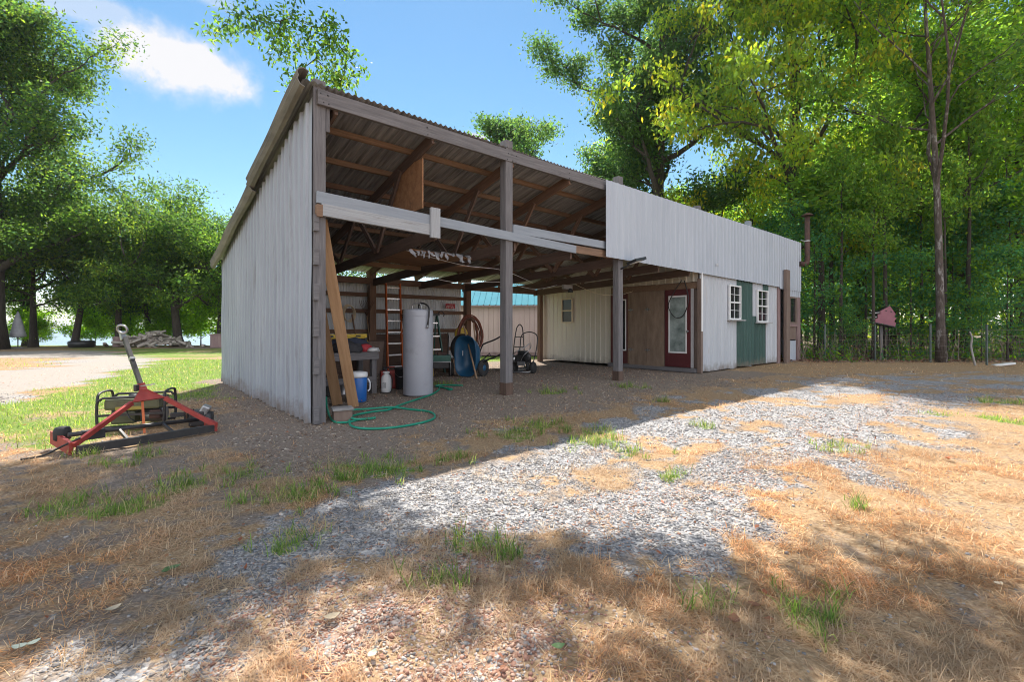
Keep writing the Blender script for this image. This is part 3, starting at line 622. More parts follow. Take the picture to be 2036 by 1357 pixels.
# rafters, ties and webs
for i, sx in enumerate((.22, 1.62, 3.16, 4.56, 6.02, 7.55, 8.95)):
    rm = (DARKWOOD, BROWNWOOD)[i % 2 if i else 0]
    rm = BROWNWOOD if 1 < i < 5 else DARKWOOD
    beam('rafter', (sx, .0, zroof(0) - .16), (sx, 5.75, zroof(5.75) - .165), .045, .17, rm, shed)
    if i:
        beam('tie_beam', (sx + .05, -.0, 2.56), (sx + .05, 5.6, 2.33), .045, .185, DARKWOOD, shed)
        for ya, yb in ((.9, 1.75), (2.6, 1.8), (2.7, 3.4), (4.2, 3.5)):
            beam('truss_web', (sx - .045, ya, zroof(ya) - .2), (sx - .045, yb, 2.50), .04, .09, BROWNWOOD if i > 2 else DARKWOOD, shed)
for k, y in enumerate((.62, 1.32, 2.02, 2.74, 3.46, 4.2, 4.95)):
    for a, b in ((.1, 3.2), (3.2, 6.05), (6.05, 9.4)):
        beam('purlin', (a, y, zroof(y) - .045), (b, y, zroof(y) - .045), .045, .088, TANWOOD if (k + int(a)) % 3 != 2 else BROWNWOOD, shed, up=(0, .23, 1))
beam('wall_plate', (0, 5.48, 2.36), (6.3, 5.48, 2.38), .05, .16, BROWNWOOD, shed); beam('wall_plate', (6.2, 5.48, 2.36), (9.4, 5.48, 2.36), .05, .16, BROWNWOOD, shed)
for z in (.55, 1.08, 1.60, 2.02):
    beam('wall_girt', (.05, 5.66, z), (6.2, 5.66, z + .01), .05, .10, BROWNWOOD, shed)
for z in (.6, 1.3, 2.0, 2.6):
    beam('wall_girt', (-.015, .15, z), (-.015, 5.6, z), .06, .09, DARKWOOD, shed)
# loose boarding over the ties
MB().box((1.62, .75, 3.35), (.02, .95, .75)).build('plywood_gusset', PLY, shed)
pl = MB().box((0, 0, 0), (1.42, 1.9, .014)).build('ceiling_board', PLY, shed, (2.42, 2.05, 2.50), (R(1.5), R(2), 0))
MB().box((0, 0, 0), (1.36, 1.5, .014)).build('ceiling_board', PLY, shed, (3.94, 3.0, 2.515), (R(2), R(-1), 0))
beam('ceiling_batten', (1.68, 2.95, 2.44), (3.12, 2.95, 2.44), .04, .09, TANWOOD, shed)
m = MB(); rr = random.Random(5)     # torn foil hanging off the boarding
x = 1.85
while x < 3.1:
    y = 1.08 + rr.uniform(-.03, .05); w = rr.uniform(.04, .11); l = rr.uniform(.06, .17); n = 5; V = []; sk = rr.uniform(-.06, .1)
    for k in range(n):
        f = k / (n - 1); ww = w * (1 - .7 * f ** 2) / 2
        V += [(x - ww + sk * f, y - .05 * f + .02 * math.sin(k * 2 + x * 9), 2.505 - l * f), (x + ww + sk * f, y - .06 * f + .02 * math.sin(k * 2.3 + x * 7), 2.50 - l * f * .9)]
    m.add(V, [(2 * k, 2 * k + 1, 2 * k + 3, 2 * k + 2) for k in range(n - 1)], True); x += w * rr.uniform(.5, 1.6)
m.add([(1.85, 1.06, 2.512), (3.1, 1.08, 2.512), (3.1, 1.3, 2.515), (1.85, 1.3, 2.515)], [(0, 1, 2, 3)])
m.build('torn_foil', pmat('torn_foil', (.18, .18, .19), (.42, .42, .43), .45, .3, scale=12), shed, fix=False)
def cable(pts, r=.008, mat=WHITEPLASTIC, name='cable'):
    P_ = [Vector(p) for p in pts]; out = []
    for i in range(len(P_) - 1):
        a, b, c, d = P_[max(0, i - 1)], P_[i], P_[i + 1], P_[min(len(P_) - 1, i + 2)]
        for k in range(6):
            t = k / 6; out.append(.5 * ((2 * b) + (c - a) * t + (2 * a - 5 * b + 4 * c - d) * t * t + (3 * b - a - 3 * c + d) * t ** 3))
    out.append(P_[-1]); return MB().tube(out, r, 6).build(name, mat, shed)
cable([(3.2, 3.0, 2.3), (4.2, 3.1, 2.22), (5.4, 3.0, 2.3), (6.6, 3.1, 2.2), (7.4, 3.0, 2.34)])
cable([(1.7, 1.2, 2.5), (3.2, 1.5, 2.38), (4.6, 2.0, 2.44), (6.1, 2.6, 2.3)], .006)
cable([(7.7, 2.6, 2.35), (8.4, 2.4, 2.12), (9.1, 2.2, 2.1), (9.42, 2.0, 2.2), (9.43, 1.1, 2.36), (9.43, .3, 2.5)], .007, CREAMTRIM)
cable([(9.40, .42, 2.42), (9.34, .62, 2.1), (9.35, .78, 1.75), (9.36, .6, 1.45), (9.36, .36, 1.5), (9.36, .22, 1.9), (9.40, .35, 2.4)], .012, BLACK)
MB().box((7.7, 2.9, 2.30), (.34, .10, .12), b=.01).build('junction_box', GREYTRIM, shed)
MB().lathe([(.02, 0), (.05, -.02), (.075, -.10), (.07, -.11)], 16, (7.55, 2.65, 2.24)).build('work_lamp', BLACK, shed)
# solar lamp on the third post
sl = MB().tube([(6.10, -.04, 2.40), (6.13, -.16, 2.44), (6.18, -.26, 2.5)], .018, 8).build('solar_lamp', BLACK, shed)
lampM = Matrix.Rotation(R(-12), 3, 'Y') @ Matrix.Rotation(R(-14), 3, 'X')
MB().box((6.24, -.33, 2.55), (.38, .24, .055), lampM, .006).build('lamp_head', BLACK, sl)
MB().box((6.22, -.33, 2.517), (.26, .16, .014), lampM, .003).build('lamp_lens', WHITEPLASTIC, sl)
# windows
def window(w, h, loc, rz, frm, glass, cols, rows, sash=True, sill=True, fw=.036, muntin=.013, sillw=.06):
    m = MB()
    m.box((w / 2, -.02, h - fw / 2), (w, .05, fw), b=.003).box((w / 2, -.02, fw / 2), (w, .05, fw), b=.003)
    m.box((fw / 2, -.02, h / 2), (fw, .05, h - 2 * fw)).box((w - fw / 2, -.02, h / 2), (fw, .05, h - 2 * fw))
    o = m.build('window', frm, shed, loc, (0, 0, rz))
    MB().box((w / 2, 0.005, h / 2), (w - 2 * fw, .008, h - 2 * fw)).build('pane', glass, o)
    s = MB()
    if sash: s.box((w / 2, -.022, h / 2), (w - 2 * fw, .035, .04))
    for i in range(1, cols): s.box((fw + (w - 2 * fw) * i / cols, -.006, h / 2), (muntin, .018, h - 2 * fw))
    for j in range(1, rows):
        if sash and j * 2 == rows: continue
        s.box((w / 2, -.0065, fw + (h - 2 * fw) * j / rows), (w - 2 * fw, .0185, muntin))
    if s.v: s.build('glazing_bar', frm, o)
    if sill: MB().box((w / 2 + .03, -.06, -.02), (w + sillw * 3, .14, .035), b=.004).build('sill', GREYTRIM, o)
    return o
window(.72, .96, (11.03, -.06, 1.40), 0, WHITEPAINT, DARKGLASS, 2, 4)
window(.80, .98, (12.92, -.06, 1.34), 0, WHITEPAINT, DARKGLASS, 2, 4)
window(.50, .80, (9.44, 4.72, 1.32), R(-90), CREAMTRIM, DARKGLASS, 1, 2, sill=False)
ew = window(1.02, .93, (15.22, -.06, 1.30), 0, BROWNPANEL, DARKGLASS, 2, 1, sash=False, sill=False, fw=.06, muntin=.03)
MB().box((15.75, -.03, 1.02), (1.1, .05, .52)).build('lower_panel', BROWNPANEL, shed)
MB().box((15.74, -.075, 1.25), (1.1, .06, .09), b=.004).build('trim_board', PINKTRIM, shed)
MB().box((16.47, -.055, 1.1), (.30, .08, 2.28), b=.006).build('corner_post', PINKTRIM, shed)
MB().box((14.68, -.045, 1.25), (.22, .06, 2.5), b=.006).build('trim_board', PINKTRIM, shed)
MB().box((15.02, -.19, 1.45), (.30, .10, 3.25), b=.008).build('trim_board', BROWNPANEL, shed)
# doors in the west wall
def door(y1, y0, z0, z1, gy, glass, name='door'):
    """a red door leaf between y0 and y1 with one tall light, face to -x"""
    m = MB(); t = .045; x = 9.44; st = .11; w = y1 - y0
    m.box((x, y0 + st / 2, (z0 + z1) / 2), (t, st, z1 - z0), b=.004).box((x, y1 - st / 2, (z0 + z1) / 2), (t, st, z1 - z0), b=.004)
    m.box((x + .001, (y0 + y1) / 2, z1 - .09), (t - .004, w - 2 * st, .18)).box((x + .001, (y0 + y1) / 2, z0 + .19), (t - .004, w - 2 * st, .38))
    o = m.build(name, REDDOOR, shed)
    a, b, c, d = y0 + st, y1 - st, z0 + .38, z1 - .18
    MB().box((x, (a + b) / 2, (c + d) / 2), (.01, b - a, d - c)).build('door_glass', glass, o)
    f = MB(); x2 = x - .026
    f.box((x2, a + .012, (c + d) / 2), (.014, .035, d - c + .04)).box((x2, b - .012, (c + d) / 2), (.014, .035, d - c + .04))
    f.box((x2 + .001, (a + b) / 2, d), (.014, b - a - .06, .04)).box((x2 + .001, (a + b) / 2, c), (.014, b - a - .06, .04))
    f.build('glass_frame', WHITEPAINT, o); return o
d1_ = door(.92, .19, .14, 2.18, 0, FROST); d2_ = door(2.72, 2.06, .14, 2.16, 0, DARKGLASS)
MB().lathe([(.012, 0), (.014, .03), (.03, .045), (.03, .065), (.012, .075)], 14, (9.415, .25, 1.08), Matrix.Rotation(R(-90), 3, 'Y')).build('handle', STEEL, d1_)
MB().box((9.44, .155, 1.16), (.04, .07, 2.05), b=.003).build('door_jamb', GREYTRIM, shed)
MB().box((9.45, 1.35, 2.265), (.05, 2.72, .16), b=.003).build('door_lintel', TANWOOD, shed)
MB().box((9.42, 1.4, .07), (.14, 2.76, .10), b=.006).build('door_sill', GREYWOOD, shed)
for a, b in ((.935, 1.475), (1.48, 2.05)):
    p_ = MB().box((9.40, (a + b) / 2, 1.15), (.018, b - a, 2.06)).build('plywood_door', PLYGREY, shed)
    for z in (.55, 1.68):
        MB().box((9.388, b - .03 if a < 1 else b - .06, z), (.006, .16, .035)).box((9.386, b - .03 if a < 1 else b - .06, z), (.008, .03, .09)).build('hinge', STEEL, p_)
MB().box((9.405, 2.075, 1.15), (.03, .04, 2.04)).build('door_edge', TANWOOD, shed)
# stove pipe at the right end
sp_ = MB().tube([(16.45, -.12, 3.42), (16.58, -.24, 3.40), (16.68, -.27, 3.44), (16.72, -.28, 3.56), (16.72, -.28, 5.08)], .085, 16).build('stove_pipe', RUSTPIPE, shed)
MB().lathe([(.03, .10), (.10, .075), (.205, .0), (.19, -.012), (.05, .03)], 20, (16.72, -.28, 5.12)).build('pipe_cap', RUSTPIPE, sp_)
MB().lathe([(.088, -.02), (.098, -.02), (.098, .02), (.088, .02)], 18, (16.72, -.28, 4.22)).build('pipe_clamp', ALU, sp_)
MB().tube([(16.72, -.28, 4.22), (16.5, -.14, 4.24)], .012, 6).build('pipe_bracket', ALU, sp_)
st_ = MB().box((10.2, -.139, 2.83), (.14, .004, .07)).build('maker_sticker', pmat('worn_sticker', (.3, .31, .33), (.62, .63, .65), .6, scale=40), shed)
# nail heads on the front timbers
m = MB(); rr = random.Random(2)
for x in (.03, .1, 1.5, 3.0, 3.1, 3.2, 4.5, 5.9):
    for dz in (-.05, .05): m.cyl((x + rr.uniform(-.02, .02), -.068, 3.99 + dz), (x + rr.uniform(-.02, .02), -.060, 3.99 + dz), .008, n=6)
m.build('nail_head', BLACKMETAL, shed)
# ------------------------------------------------------------------ things in and around the shed
def on(lx, ly, dz=0): p = L2W(lx, ly); return Vector((p.x, p.y, gz(p.x, p.y) + dz))
AX = Vector((UX, UY, 0)); AY = Vector((-UY, UX, 0))
def spline(P_, k=8, closed=False):
    P_ = [Vector(p) for p in P_]; n = len(P_); out = []
    for i in range(n if closed else n - 1):
        g = lambda j: P_[j % n] if closed else P_[min(max(j, 0), n - 1)]
        a, b, c, d = g(i - 1), g(i), g(i + 1), g(i + 2)
        for q in range(k):
            t = q / k; out.append(.5 * ((2 * b) + (c - a) * t + (2 * a - 5 * b + 4 * c - d) * t * t + (3 * b - a - 3 * c + d) * t ** 3))
    if not closed: out.append(P_[-1])
    return out
# --- water tank
p = on(2.04, 1.15); t = empty('water_tank', p, 0, 'tall grey white cylindrical water tank standing on the dirt floor', 'tank')
tb = MB().lathe([(.20, 0), (.245, .01), (.25, .03), (.25, 1.40), (.245, 1.425), (.225, 1.44), (.05, 1.46)], 48).build('tank_body', TANKGREY, t)
MB().lathe([(.251, -.008), (.2535, 0), (.251, .008)], 48, (0, 0, 1.33)).build('seam', TANKGREY, tb)
MB().tube(spline([(-.10, -.02, 1.44), (-.09, -.02, 1.52), (-.03, -.03, 1.55), (.05, -.04, 1.53), (.06, -.04, 1.44)]), .010, 8).build('pipe', STEEL, t)
MB().tube(spline([(.0, .03, 1.45), (.02, 0, 1.54), (.12, -.08, 1.54), (.21, -.17, 1.47), (.215, -.19, 1.35), (.195, -.195, 1.17)]), .014, 8).build('flexible_hose', BLACK, t)
MB().cyl((.195, -.197, 1.18), (.192, -.199, 1.13), .018, n=10).build('fitting', STEEL, t)
# --- leaning planks
def plank(b0, t0, w, th, yaw, label, name='plank'):
    b0, t0 = Vector(b0), Vector(t0); o = beam(name, b0, t0, w, th, PLANK, None, up=(math.cos(yaw), math.sin(yaw), 0), b=.004)
    return tag(o, label, 'plank', 'planks leaning inside the left front post')
PW_ = lambda px, py, Y: Vector(((px - 1018) / F_PX * Y, Y, CAM_H + (HORIZON - py) / F_PX * Y))
plank(G(703, 811) + Vector((0, 0, .01)), PW_(638, 437, 5.98), .150, .042, R(-68), 'wide fresh tan plank leaning in front of its partner, foot nearest the tank')
plank(G(671, 806) + Vector((0, 0, .01)), PW_(606, 452, 6.10), .150, .042, R(-68), 'tan plank half hidden behind the left post, leaning beside the wider one')
# --- wooden step block by the post
p = on(.30, -.0); t = empty('step_block', p, SHED_RZ - R(12), 'small grey wooden step box at the foot of the left post', 'step')
MB().box((0, 0, .07), (.22, .17, .15), b=.006).build('box_body', BROWNPANEL, t); MB().box((0, -.005, .158), (.25, .20, .03), b=.005).build('lid', STONEGREY, t)
# --- garden hose
hp = [(649, 812), (650, 822), (657, 834), (668, 843), (690, 843), (715, 838), (745, 834), (735, 836), (705, 840), (694, 832), (700, 822), (735, 819), (780, 816), (815, 817), (850, 821), (864, 828), (858, 838), (820, 848), (770, 855), (725, 856), (700, 851), (695, 840), (703, 830), (740, 822), (772, 818), (786, 812), (805, 805), (832, 796), (858, 787), (872, 778), (876, 771), (892, 777), (899, 776), (880, 773), (866, 770), (880, 768), (920, 769)]
pts = []
for i, (x, y) in enumerate(hp):
    g_ = G(x, y); pts.append(g_ + Vector((0, 0, .018 + (.022 if i in (8, 9, 10, 11, 12) else 0))))
pts[0].z += .14; pts[1].z += .06
hm = MB().tube(spline(pts, 8), .0135, 9).build('garden_hose', HOSEGREEN); tag(hm, 'bright green garden hose looped on the dirt before the shed', 'hose')
# --- extension ladder
def ladder(name, base, top, gap, n, rm, label, cat, side, w=.03, d=.075, rung=ALU):
    base, top = Vector(base), Vector(top); t = empty(name, base, 0, label, cat); d_ = top - base; sv = Vector(side).normalized() * gap / 2
    for s in (-1, 1): MB().bar(sv * s, sv * s + d_, w, d, up=Vector(side).cross(d_)).build('rail', rm, t)
    for i in range(n):
        q = d_ * ((i + .6) / n); MB().bar(q - sv, q + sv, .028, .034).build('rung', rung, t)
    return t
ladder('extension_ladder', on(3.55, 4.95), L2W(3.72, 5.42, 2.33), .40, 8, ORANGE, 'orange ladder with silver rungs leaning on the rear wall', 'ladder', AX)
# --- work bench
p = on(.25, 1.9); t = empty('work_bench', p, SHED_RZ, 'rough grey timber work bench along the left wall', 'bench')
MB().box((.70, .32, .735), (1.44, .66, .03), b=.004).build('bench_top', GREYWOOD, t)
beam('apron', (0, -.02, .67), (1.42, -.02, .67), .04, .10, GREYWOOD, t); beam('stretcher', (.0, -.0, .27), (1.38, -.0, .27), .04, .10, GREYWOOD, t)
for x in (.06, 1.34):
    for y in (.03, .6): beam('leg', (x, y, 0), (x, y, .72), .09, .09, GREYWOOD, t, up=(0, 1, 0))
beam('stretcher', (.0, .6, .27), (1.38, .6, .27), .04, .10, DARKWOOD, t)
BT = .75
def bench(lx, ly, dz=0): q = on(.25, 1.9); v = L2W(lx, ly); return Vector((v.x, v.y, q.z + BT + dz))
def blob(seed, sx, sy, sz, n=3):
    bm = bmesh.new(); bmesh.ops.create_icosphere(bm, subdivisions=n, radius=1); r_ = random.Random(seed); o = r_.uniform(0, 50)
    for v in bm.verts:
        c = v.co.copy(); k = 1 + .45 * (float(fbm(c.x * 1.3 + o, c.y * 1.3 + c.z * 2.1, 1.2, 3.)) - .5) * 2
        v.co = Vector((c.x * sx * k, c.y * sy * k, max(c.z, -.55) * sz * k + .55 * sz))
    m = MB(); m.add([v.co.copy() for v in bm.verts], [[v.index for v in f.verts] for f in bm.faces], True); bm.free(); return m
o = blob(1, .30, .22, .13).build('tool_bag', TARP, None, bench(1.18, 2.12)); tag(o, 'slumped black bag at the front edge of the work bench', 'bag')
o = blob(2, .42, .2, .15).build('tool_bag', NAVY, None, bench(1.22, 2.36), (0, 0, SHED_RZ)); tag(o, 'dark navy bag at the rear of the work bench', 'bag')
o = blob(3, .15, .12, .09).build('rag', REDCLOTH, None, bench(1.50, 2.12), (0, 0, .4)); tag(o, 'crumpled red rag on the right end of the bench', 'rag')
o = blob(4, .13, .10, .05).build('rag', WHITEPLASTIC, None, bench(1.62, 2.0), (0, 0, 1.4)); tag(o, 'crumpled white plastic wrapper beside the red rag', 'wrapper')
p = bench(1.30, 2.50, .27); t = empty('spirit_level', p, SHED_RZ, 'long yellow builder level lying on the bags', 'level')
MB().box((0, 0, 0), (.85, .03, .075), b=.004).build('level_body', YELLOW, t)
for x in (-.25, 0, .25): MB().box((x, -.018, .0), (.09, .012, .035)).build('vial_window', BLACK, t)
p = bench(1.36, 2.46, .17); t = empty('hand_saw', p, SHED_RZ, 'yellow framed saw lying under the level on the bench', 'saw')
MB().tube([(-.3, 0, 0), (-.3, 0, .07), (.32, 0, .07), (.36, 0, .0)], .014, 8).build('saw_frame', YELLOW, t); MB().box((.02, 0, 0), (.64, .004, .03)).build('saw_blade', STEEL, t); MB().box((.33, 0, .02), (.05, .03, .10), b=.01).build('handle', BLACK, t)
# --- cooler jug, sprayer, pails, can
p = on(1.03, 1.28); t = empty('cooler_jug', p, .3, 'blue drinks cooler with white lid behind the leaning planks', 'cooler')
MB().lathe([(.13, 0), (.14, .02), (.15, .38), (.145, .39)], 28).build('jug_body', COOLERBLUE, t); MB().lathe([(.155, .388), (.158, .41), (.155, .46), (.10, .475), (.02, .478)], 28).build('lid', WHITEPLASTIC, t)
MB().tube(spline([(.16, -.02, .36), (.19, -.02, .30), (.19, .0, .2), (.16, 0, .16)]), .012, 8).build('handle', WHITEPLASTIC, t); MB().cyl((.0, -.15, .05), (0, -.18, .05), .018, n=10).build('tap', WHITEPLASTIC, t)
p = on(1.79, 1.83); t = empty('pump_sprayer', p, -.2, 'white pump sprayer bottle by the bench leg', 'sprayer')
MB().lathe([(.07, 0), (.088, .02), (.09, .05), (.09, .22), (.08, .28), (.05, .32), (.04, .34)], 28).build('bottle', WHITEPLASTIC, t)
MB().lathe([(.045, .335), (.062, .345), (.055, .37), (.03, .375)], 20).build('collar', WHITEPLASTIC, t); MB().cyl((0, 0, .37), (0, 0, .43), .016, n=10).box((0, 0, .44), (.11, .025, .025), b=.008).build('pump_handle', BLACK, t)
MB().box((.0, -.0895, .14), (.085, .006, .10), b=.002).build('label_sticker', pmat('faded_label', (.2, .21, .23), (.7, .7, .7), .6, scale=45, stretch=(1, 1, 3)), t)
MB().tube(spline([(.06, -.03, .34), (.13, -.04, .28), (.13, -.05, .1), (.11, -.1, .015), (-.05, -.13, .012)]), .006, 6).build('spray_hose', BLACK, t)
def pail(loc, label, mat, r0, r1, h, cat='bucket', name='bucket'):
    t = empty(name, loc, 0, label, cat)
    MB().lathe([(r0 * .96, 0), (r0, .01), (r1, h), (r1 + .012, h), (r1 + .012, h - .03), (r1 + .002, h - .03)], 28).build('bucket_body', mat, t)
    MB().tube(spline([(-r1, 0, h - .04), (-r1 * .7, -.09, h - .12), (0, -r1 - .015, h - .16), (r1 * .7, -.09, h - .12), (r1, 0, h - .04)]), .004, 6).build('handle', STEEL, t); return t
pail(on(2.18, 1.98), 'tall black bucket left of the water tank', BLACK, .12, .14, .40)
pail(on(2.42, 1.82), 'black bucket mostly hidden behind the tank edge', BLACK, .115, .135, .44)
p = on(2.05, 2.28); t = empty('fuel_can', p, .4, 'red plastic fuel can behind the white sprayer', 'fuel can')
MB().box((0, 0, .17), (.30, .19, .34), b=.035).build('can_body', REDPAINT, t); MB().cyl((-.08, 0, .33), (-.08, 0, .39), .025, n=14).build('spout_cap', BLACK, t); MB().tube([(-.02, 0, .33), (0, 0, .40), (.11, 0, .40), (.13, 0, .33)], .014, 8).build('handle', REDPAINT, t)
# --- long tools by the orange ladder
def stick(a, b, r, label, mat=HANDLEWOOD, name='broomstick', cat='stick'):
    a, b = Vector(a), Vector(b); o = beam(name, a, b, r * 2, r * 2, mat, None, b=r * .7); return tag(o, label, cat)
stick(on(3.95, 4.5, .02), L2W(3.95, 5.3, 1.35), .02, 'wooden tool handle standing right of the orange ladder', HANDLEWOOD)
stick(on(4.1, 4.45, .02), L2W(4.05, 5.3, 1.28), .02, 'dark worn handle standing between ladder and tank', BROWNWOOD)
p = on(3.62, 3.42); t = empty('folding_stool', p, SHED_RZ, 'yellow folded stool frame standing behind the tank edge', 'stool')
for x in (-.02, .10): MB().bar((x, 0, 0), (x + .05, .12, 1.12), .022, .022).build('rail', YELLOW, t)
for z in (.2, .45, .7, .95): MB().bar((-.02 + z * .045, z * .107, z), (.10 + z * .045, z * .107, z), .02, .02).build('rung', YELLOW, t)
o = blob(9, .17, .13, .16).build('canvas_hood', BROWNLEATHER, None, L2W(4.0, 5.1, 1.36)); tag(o, 'brown canvas hood hung on the tool handles', 'hood')
p = L2W(4.0, 4.98, 1.28); o = MB().lathe([(.02, -.06), (.09, -.05), (.11, 0), (.09, .05), (.02, .06)], 18, (0, 0, 0), Matrix.Rotation(R(90), 3, 'X')).build('coiled_strap', BLACK, None, p, (0, 0, SHED_RZ)); tag(o, 'black coiled strap hung below the brown hood', 'strap')
# --- green step ladder
p = on(4.15, 4.05); t = empty('step_ladder', p, SHED_RZ - .15, 'dark green step ladder with pale treads behind the tank', 'ladder')
for s in (-1, 1):
    MB().bar((s * .27, 0, 0), (s * .17, .26, 1.45), .03, .075).build('front_rail', GREENTOOL, t); MB().bar((s * .26, .75, 0), (s * .17, .32, 1.42), .025, .05).build('rear_rail', GREENTOOL, t)
for i in range(4): z = .26 + i * .33; MB().box((0, .02 + z * .175, z), (.44 - z * .06, .09, .03)).build('tread', ALU, t)
MB().box((0, .29, 1.46), (.42, .24, .05), b=.01).build('top_cap', BLACK, t)
MB().tube(spline([(.17, .2, 1.5), (.24, .15, 1.55), (.30, .12, 1.48), (.28, .10, 1.42)]), .012, 8).build('hook', BLACK, t)
# --- green tiller
p = on(3.75, 3.15); t = empty('garden_tiller', p, SHED_RZ - .5, 'grimy green garden machine parked behind the water tank', 'garden machine')
MB().box((.0, 0, .42), (.44, .40, .16), b=.03).build('engine_cover', GREENTOOL, t); MB().box((0, -.02, .27), (.36, .34, .14), b=.02).build('engine_block', BLACKMETAL, t); MB().box((.02, -.05, .52), (.2, .2, .09), b=.02).build('air_filter', RUSTPIPE, t)
for x in (-.24, .24): MB().lathe([(.05, -.05), (.15, -.05), (.165, 0), (.15, .05), (.05, .05)], 24, (x, .05, .165), Matrix.Rotation(R(90), 3, 'Y')).build('wheel', RUBBER, t)
MB().tube([(-.2, -.25, .05), (-.2, -.28, .36), (.2, -.28, .36), (.2, -.25, .05)], .014, 8).build('guard_bar', STEEL, t)
MB().tube([(-.18, .2, .45), (-.22, .55, .9), (-.22, .75, .98)], .015, 8).tube([(.18, .2, .45), (.22, .55, .9), (.22, .75, .98)], .015, 8).build('handlebar', BLACKMETAL, t)
# --- wheelbarrow stood on its nose
p = on(4.22, 2.62); t = empty('wheelbarrow', p, R(-32), 'blue wheelbarrow tipped up on end beside the rear post', 'wheelbarrow')
V, F = [], []; nseg = 36; rings = [(.44, .29, 0.0), (.425, .275, .012), (.36, .235, .16), (.27, .19, .26), (.12, .09, .285)]
for a, b, dp in rings:
    for k in range(nseg):
        th = 2 * math.pi * k / nseg; cs, sn = math.cos(th), math.sin(th); q = 2 / 3.2
        V.append((math.copysign(abs(cs) ** q, cs) * b + .12 * dp, -.22 + dp, .46 + math.copysign(abs(sn) ** q, sn) * a))
n = nseg
F = [(i * n + k, i * n + (k + 1) % n, (i + 1) * n + (k + 1) % n, (i + 1) * n + k) for i in range(len(rings) - 1) for k in range(n)] + [tuple((len(rings) - 1) * n + k for k in range(n))]
o = MB().add(V, F, True).build('tray', BLUE, t); md = o.modifiers.new('s', 'SOLIDIFY'); md.thickness = .006
MB().tube([(math.copysign(abs(math.cos(a)) ** .625, math.cos(a)) * .292, -.222, .46 + math.copysign(abs(math.sin(a)) ** .625, math.sin(a)) * .442) for a in [2 * math.pi * k / 40 for k in range(40)]], .011, 8, closed=True).build('tray_rim', BLUE, t)
for zz in (.28, .66):
    MB().tube(spline([(.05, .10, .12 + zz * .2), (.20, .12, zz), (.36, .02, zz + .08), (.62, -.02, zz + .16), (.80, -.03, zz + .24)]), .017, 8).build('handle', BLACKMETAL, t)
MB().tube([(.22, .12, .36), (.40, .14, .52), (.48, .10, .42), (.26, .1, .30)], .012, 8, closed=True).build('leg', BLACKMETAL, t)
w_ = MB().lathe([(.09, -.035), (.16, -.04), (.19, -.02), (.197, 0), (.19, .02), (.16, .04), (.09, .035)], 32, (.27, .08, .197), Matrix.Rotation(R(90), 3, 'Y') @ Matrix.Rotation(R(0), 3, 'Z')).build('wheel', RUBBER, t)
MB().lathe([(.02, -.045), (.088, -.03), (.088, .03), (.02, .045)], 20, (.27, .08, .197), Matrix.Rotation(R(90), 3, 'Y')).build('rim', BLUE, w_)
MB().box((-.11, -.17, .52), (.02, .008, .11), b=.003).build('tray_mark', WHITEPLASTIC, t)
stick(G(948, 755) + Vector((0, 0, .01)), L2W(4.42, 3.2, 1.22), .018, 'worn wooden handle leaning across the blue wheelbarrow', HANDLEWOOD)
stick(on(5.05, 3.45, .02), L2W(5.0, 3.6, 1.30), .019, 'upright wooden handle standing behind the wheelbarrow', HANDLEWOOD)
# --- hand truck, pressure washer
p = on(6.02, 3.05); t = empty('hand_truck', p, R(-20), 'tall thin black hand truck standing behind the middle post', 'hand truck')
MB().tube(spline([(-.17, 0, .1), (-.14, .03, .6), (-.09, .08, 1.05), (-.05, .1, 1.16), (.0, .105, 1.2), (.05, .1, 1.16), (.09, .08, 1.05), (.14, .03, .6), (.17, 0, .1)], 6), .014, 8).build('truck_frame', BLACKMETAL, t)
for z, w in ((.35, .31), (.62, .27), (.88, .22)): MB().bar((-w / 2, .035 + (z - .6) * .1, z), (w / 2, .035 + (z - .6) * .1, z), .015, .02).build('crossbar', BLACKMETAL, t)
MB().box((0, -.10, .03), (.34, .2, .012)).build('toe_plate', BLACKMETAL, t)
for x in (-.22, .22): MB().lathe([(.02, -.03), (.09, -.035), (.11, 0), (.09, .035), (.02, .03)], 22, (x, .1, .11), Matrix.Rotation(R(90), 3, 'Y')).build('wheel', RUBBER, t)
p = on(5.55, 2.35); t = empty('pressure_washer', p, R(-25), 'black engine driven pressure washer between wheelbarrow and middle post', 'pressure washer')
MB().box((0, 0, .34), (.30, .30, .22), b=.03).build('engine', BLACKMETAL, t); MB().box((0, -.02, .49), (.22, .2, .10), b=.03).build('fuel_tank', BLACK, t); MB().cyl((-.16, -.05, .34), (-.26, -.05, .34), .09, n=18).build('pump', STEEL, t)
MB().lathe([(.03, -.03), (.10, -.03), (.12, 0), (.10, .03), (.03, .03)], 20, (.15, -.16, .40), Matrix.Rotation(R(90), 3, 'X')).build('recoil_starter', BLACK, t)
for x in (-.24, .24): MB().lathe([(.05, -.045), (.125, -.045), (.145, 0), (.125, .045), (.05, .045)], 24, (x, .02, .145), Matrix.Rotation(R(90), 3, 'Y')).build('wheel', RUBBER, t)
MB().tube(spline([(-.2, .1, .2), (-.22, .3, .6), (-.2, .36, .9), (0, .38, .98), (.2, .36, .9), (.22, .3, .6), (.2, .1, .2)]), .013, 8).build('handlebar', BLACKMETAL, t)
MB().tube([(-.22, -.22, .05), (.22, -.22, .05), (.22, .2, .1), (-.22, .2, .1)], .014, 8, closed=True).build('base_frame', STEEL, t)
MB().tube(spline([(.02, -.2, .3), (.15, -.32, .45), (.26, -.2, .6), (.2, -.05, .72), (.1, -.2, .62), (-.12, -.25, .5), (-.2, -.1, .42)]), .009, 6).build('hose', STEEL, t)
MB().box((.02, -.17, .24), (.20, .02, .10), b=.01).build('cover_plate', STEEL, t)
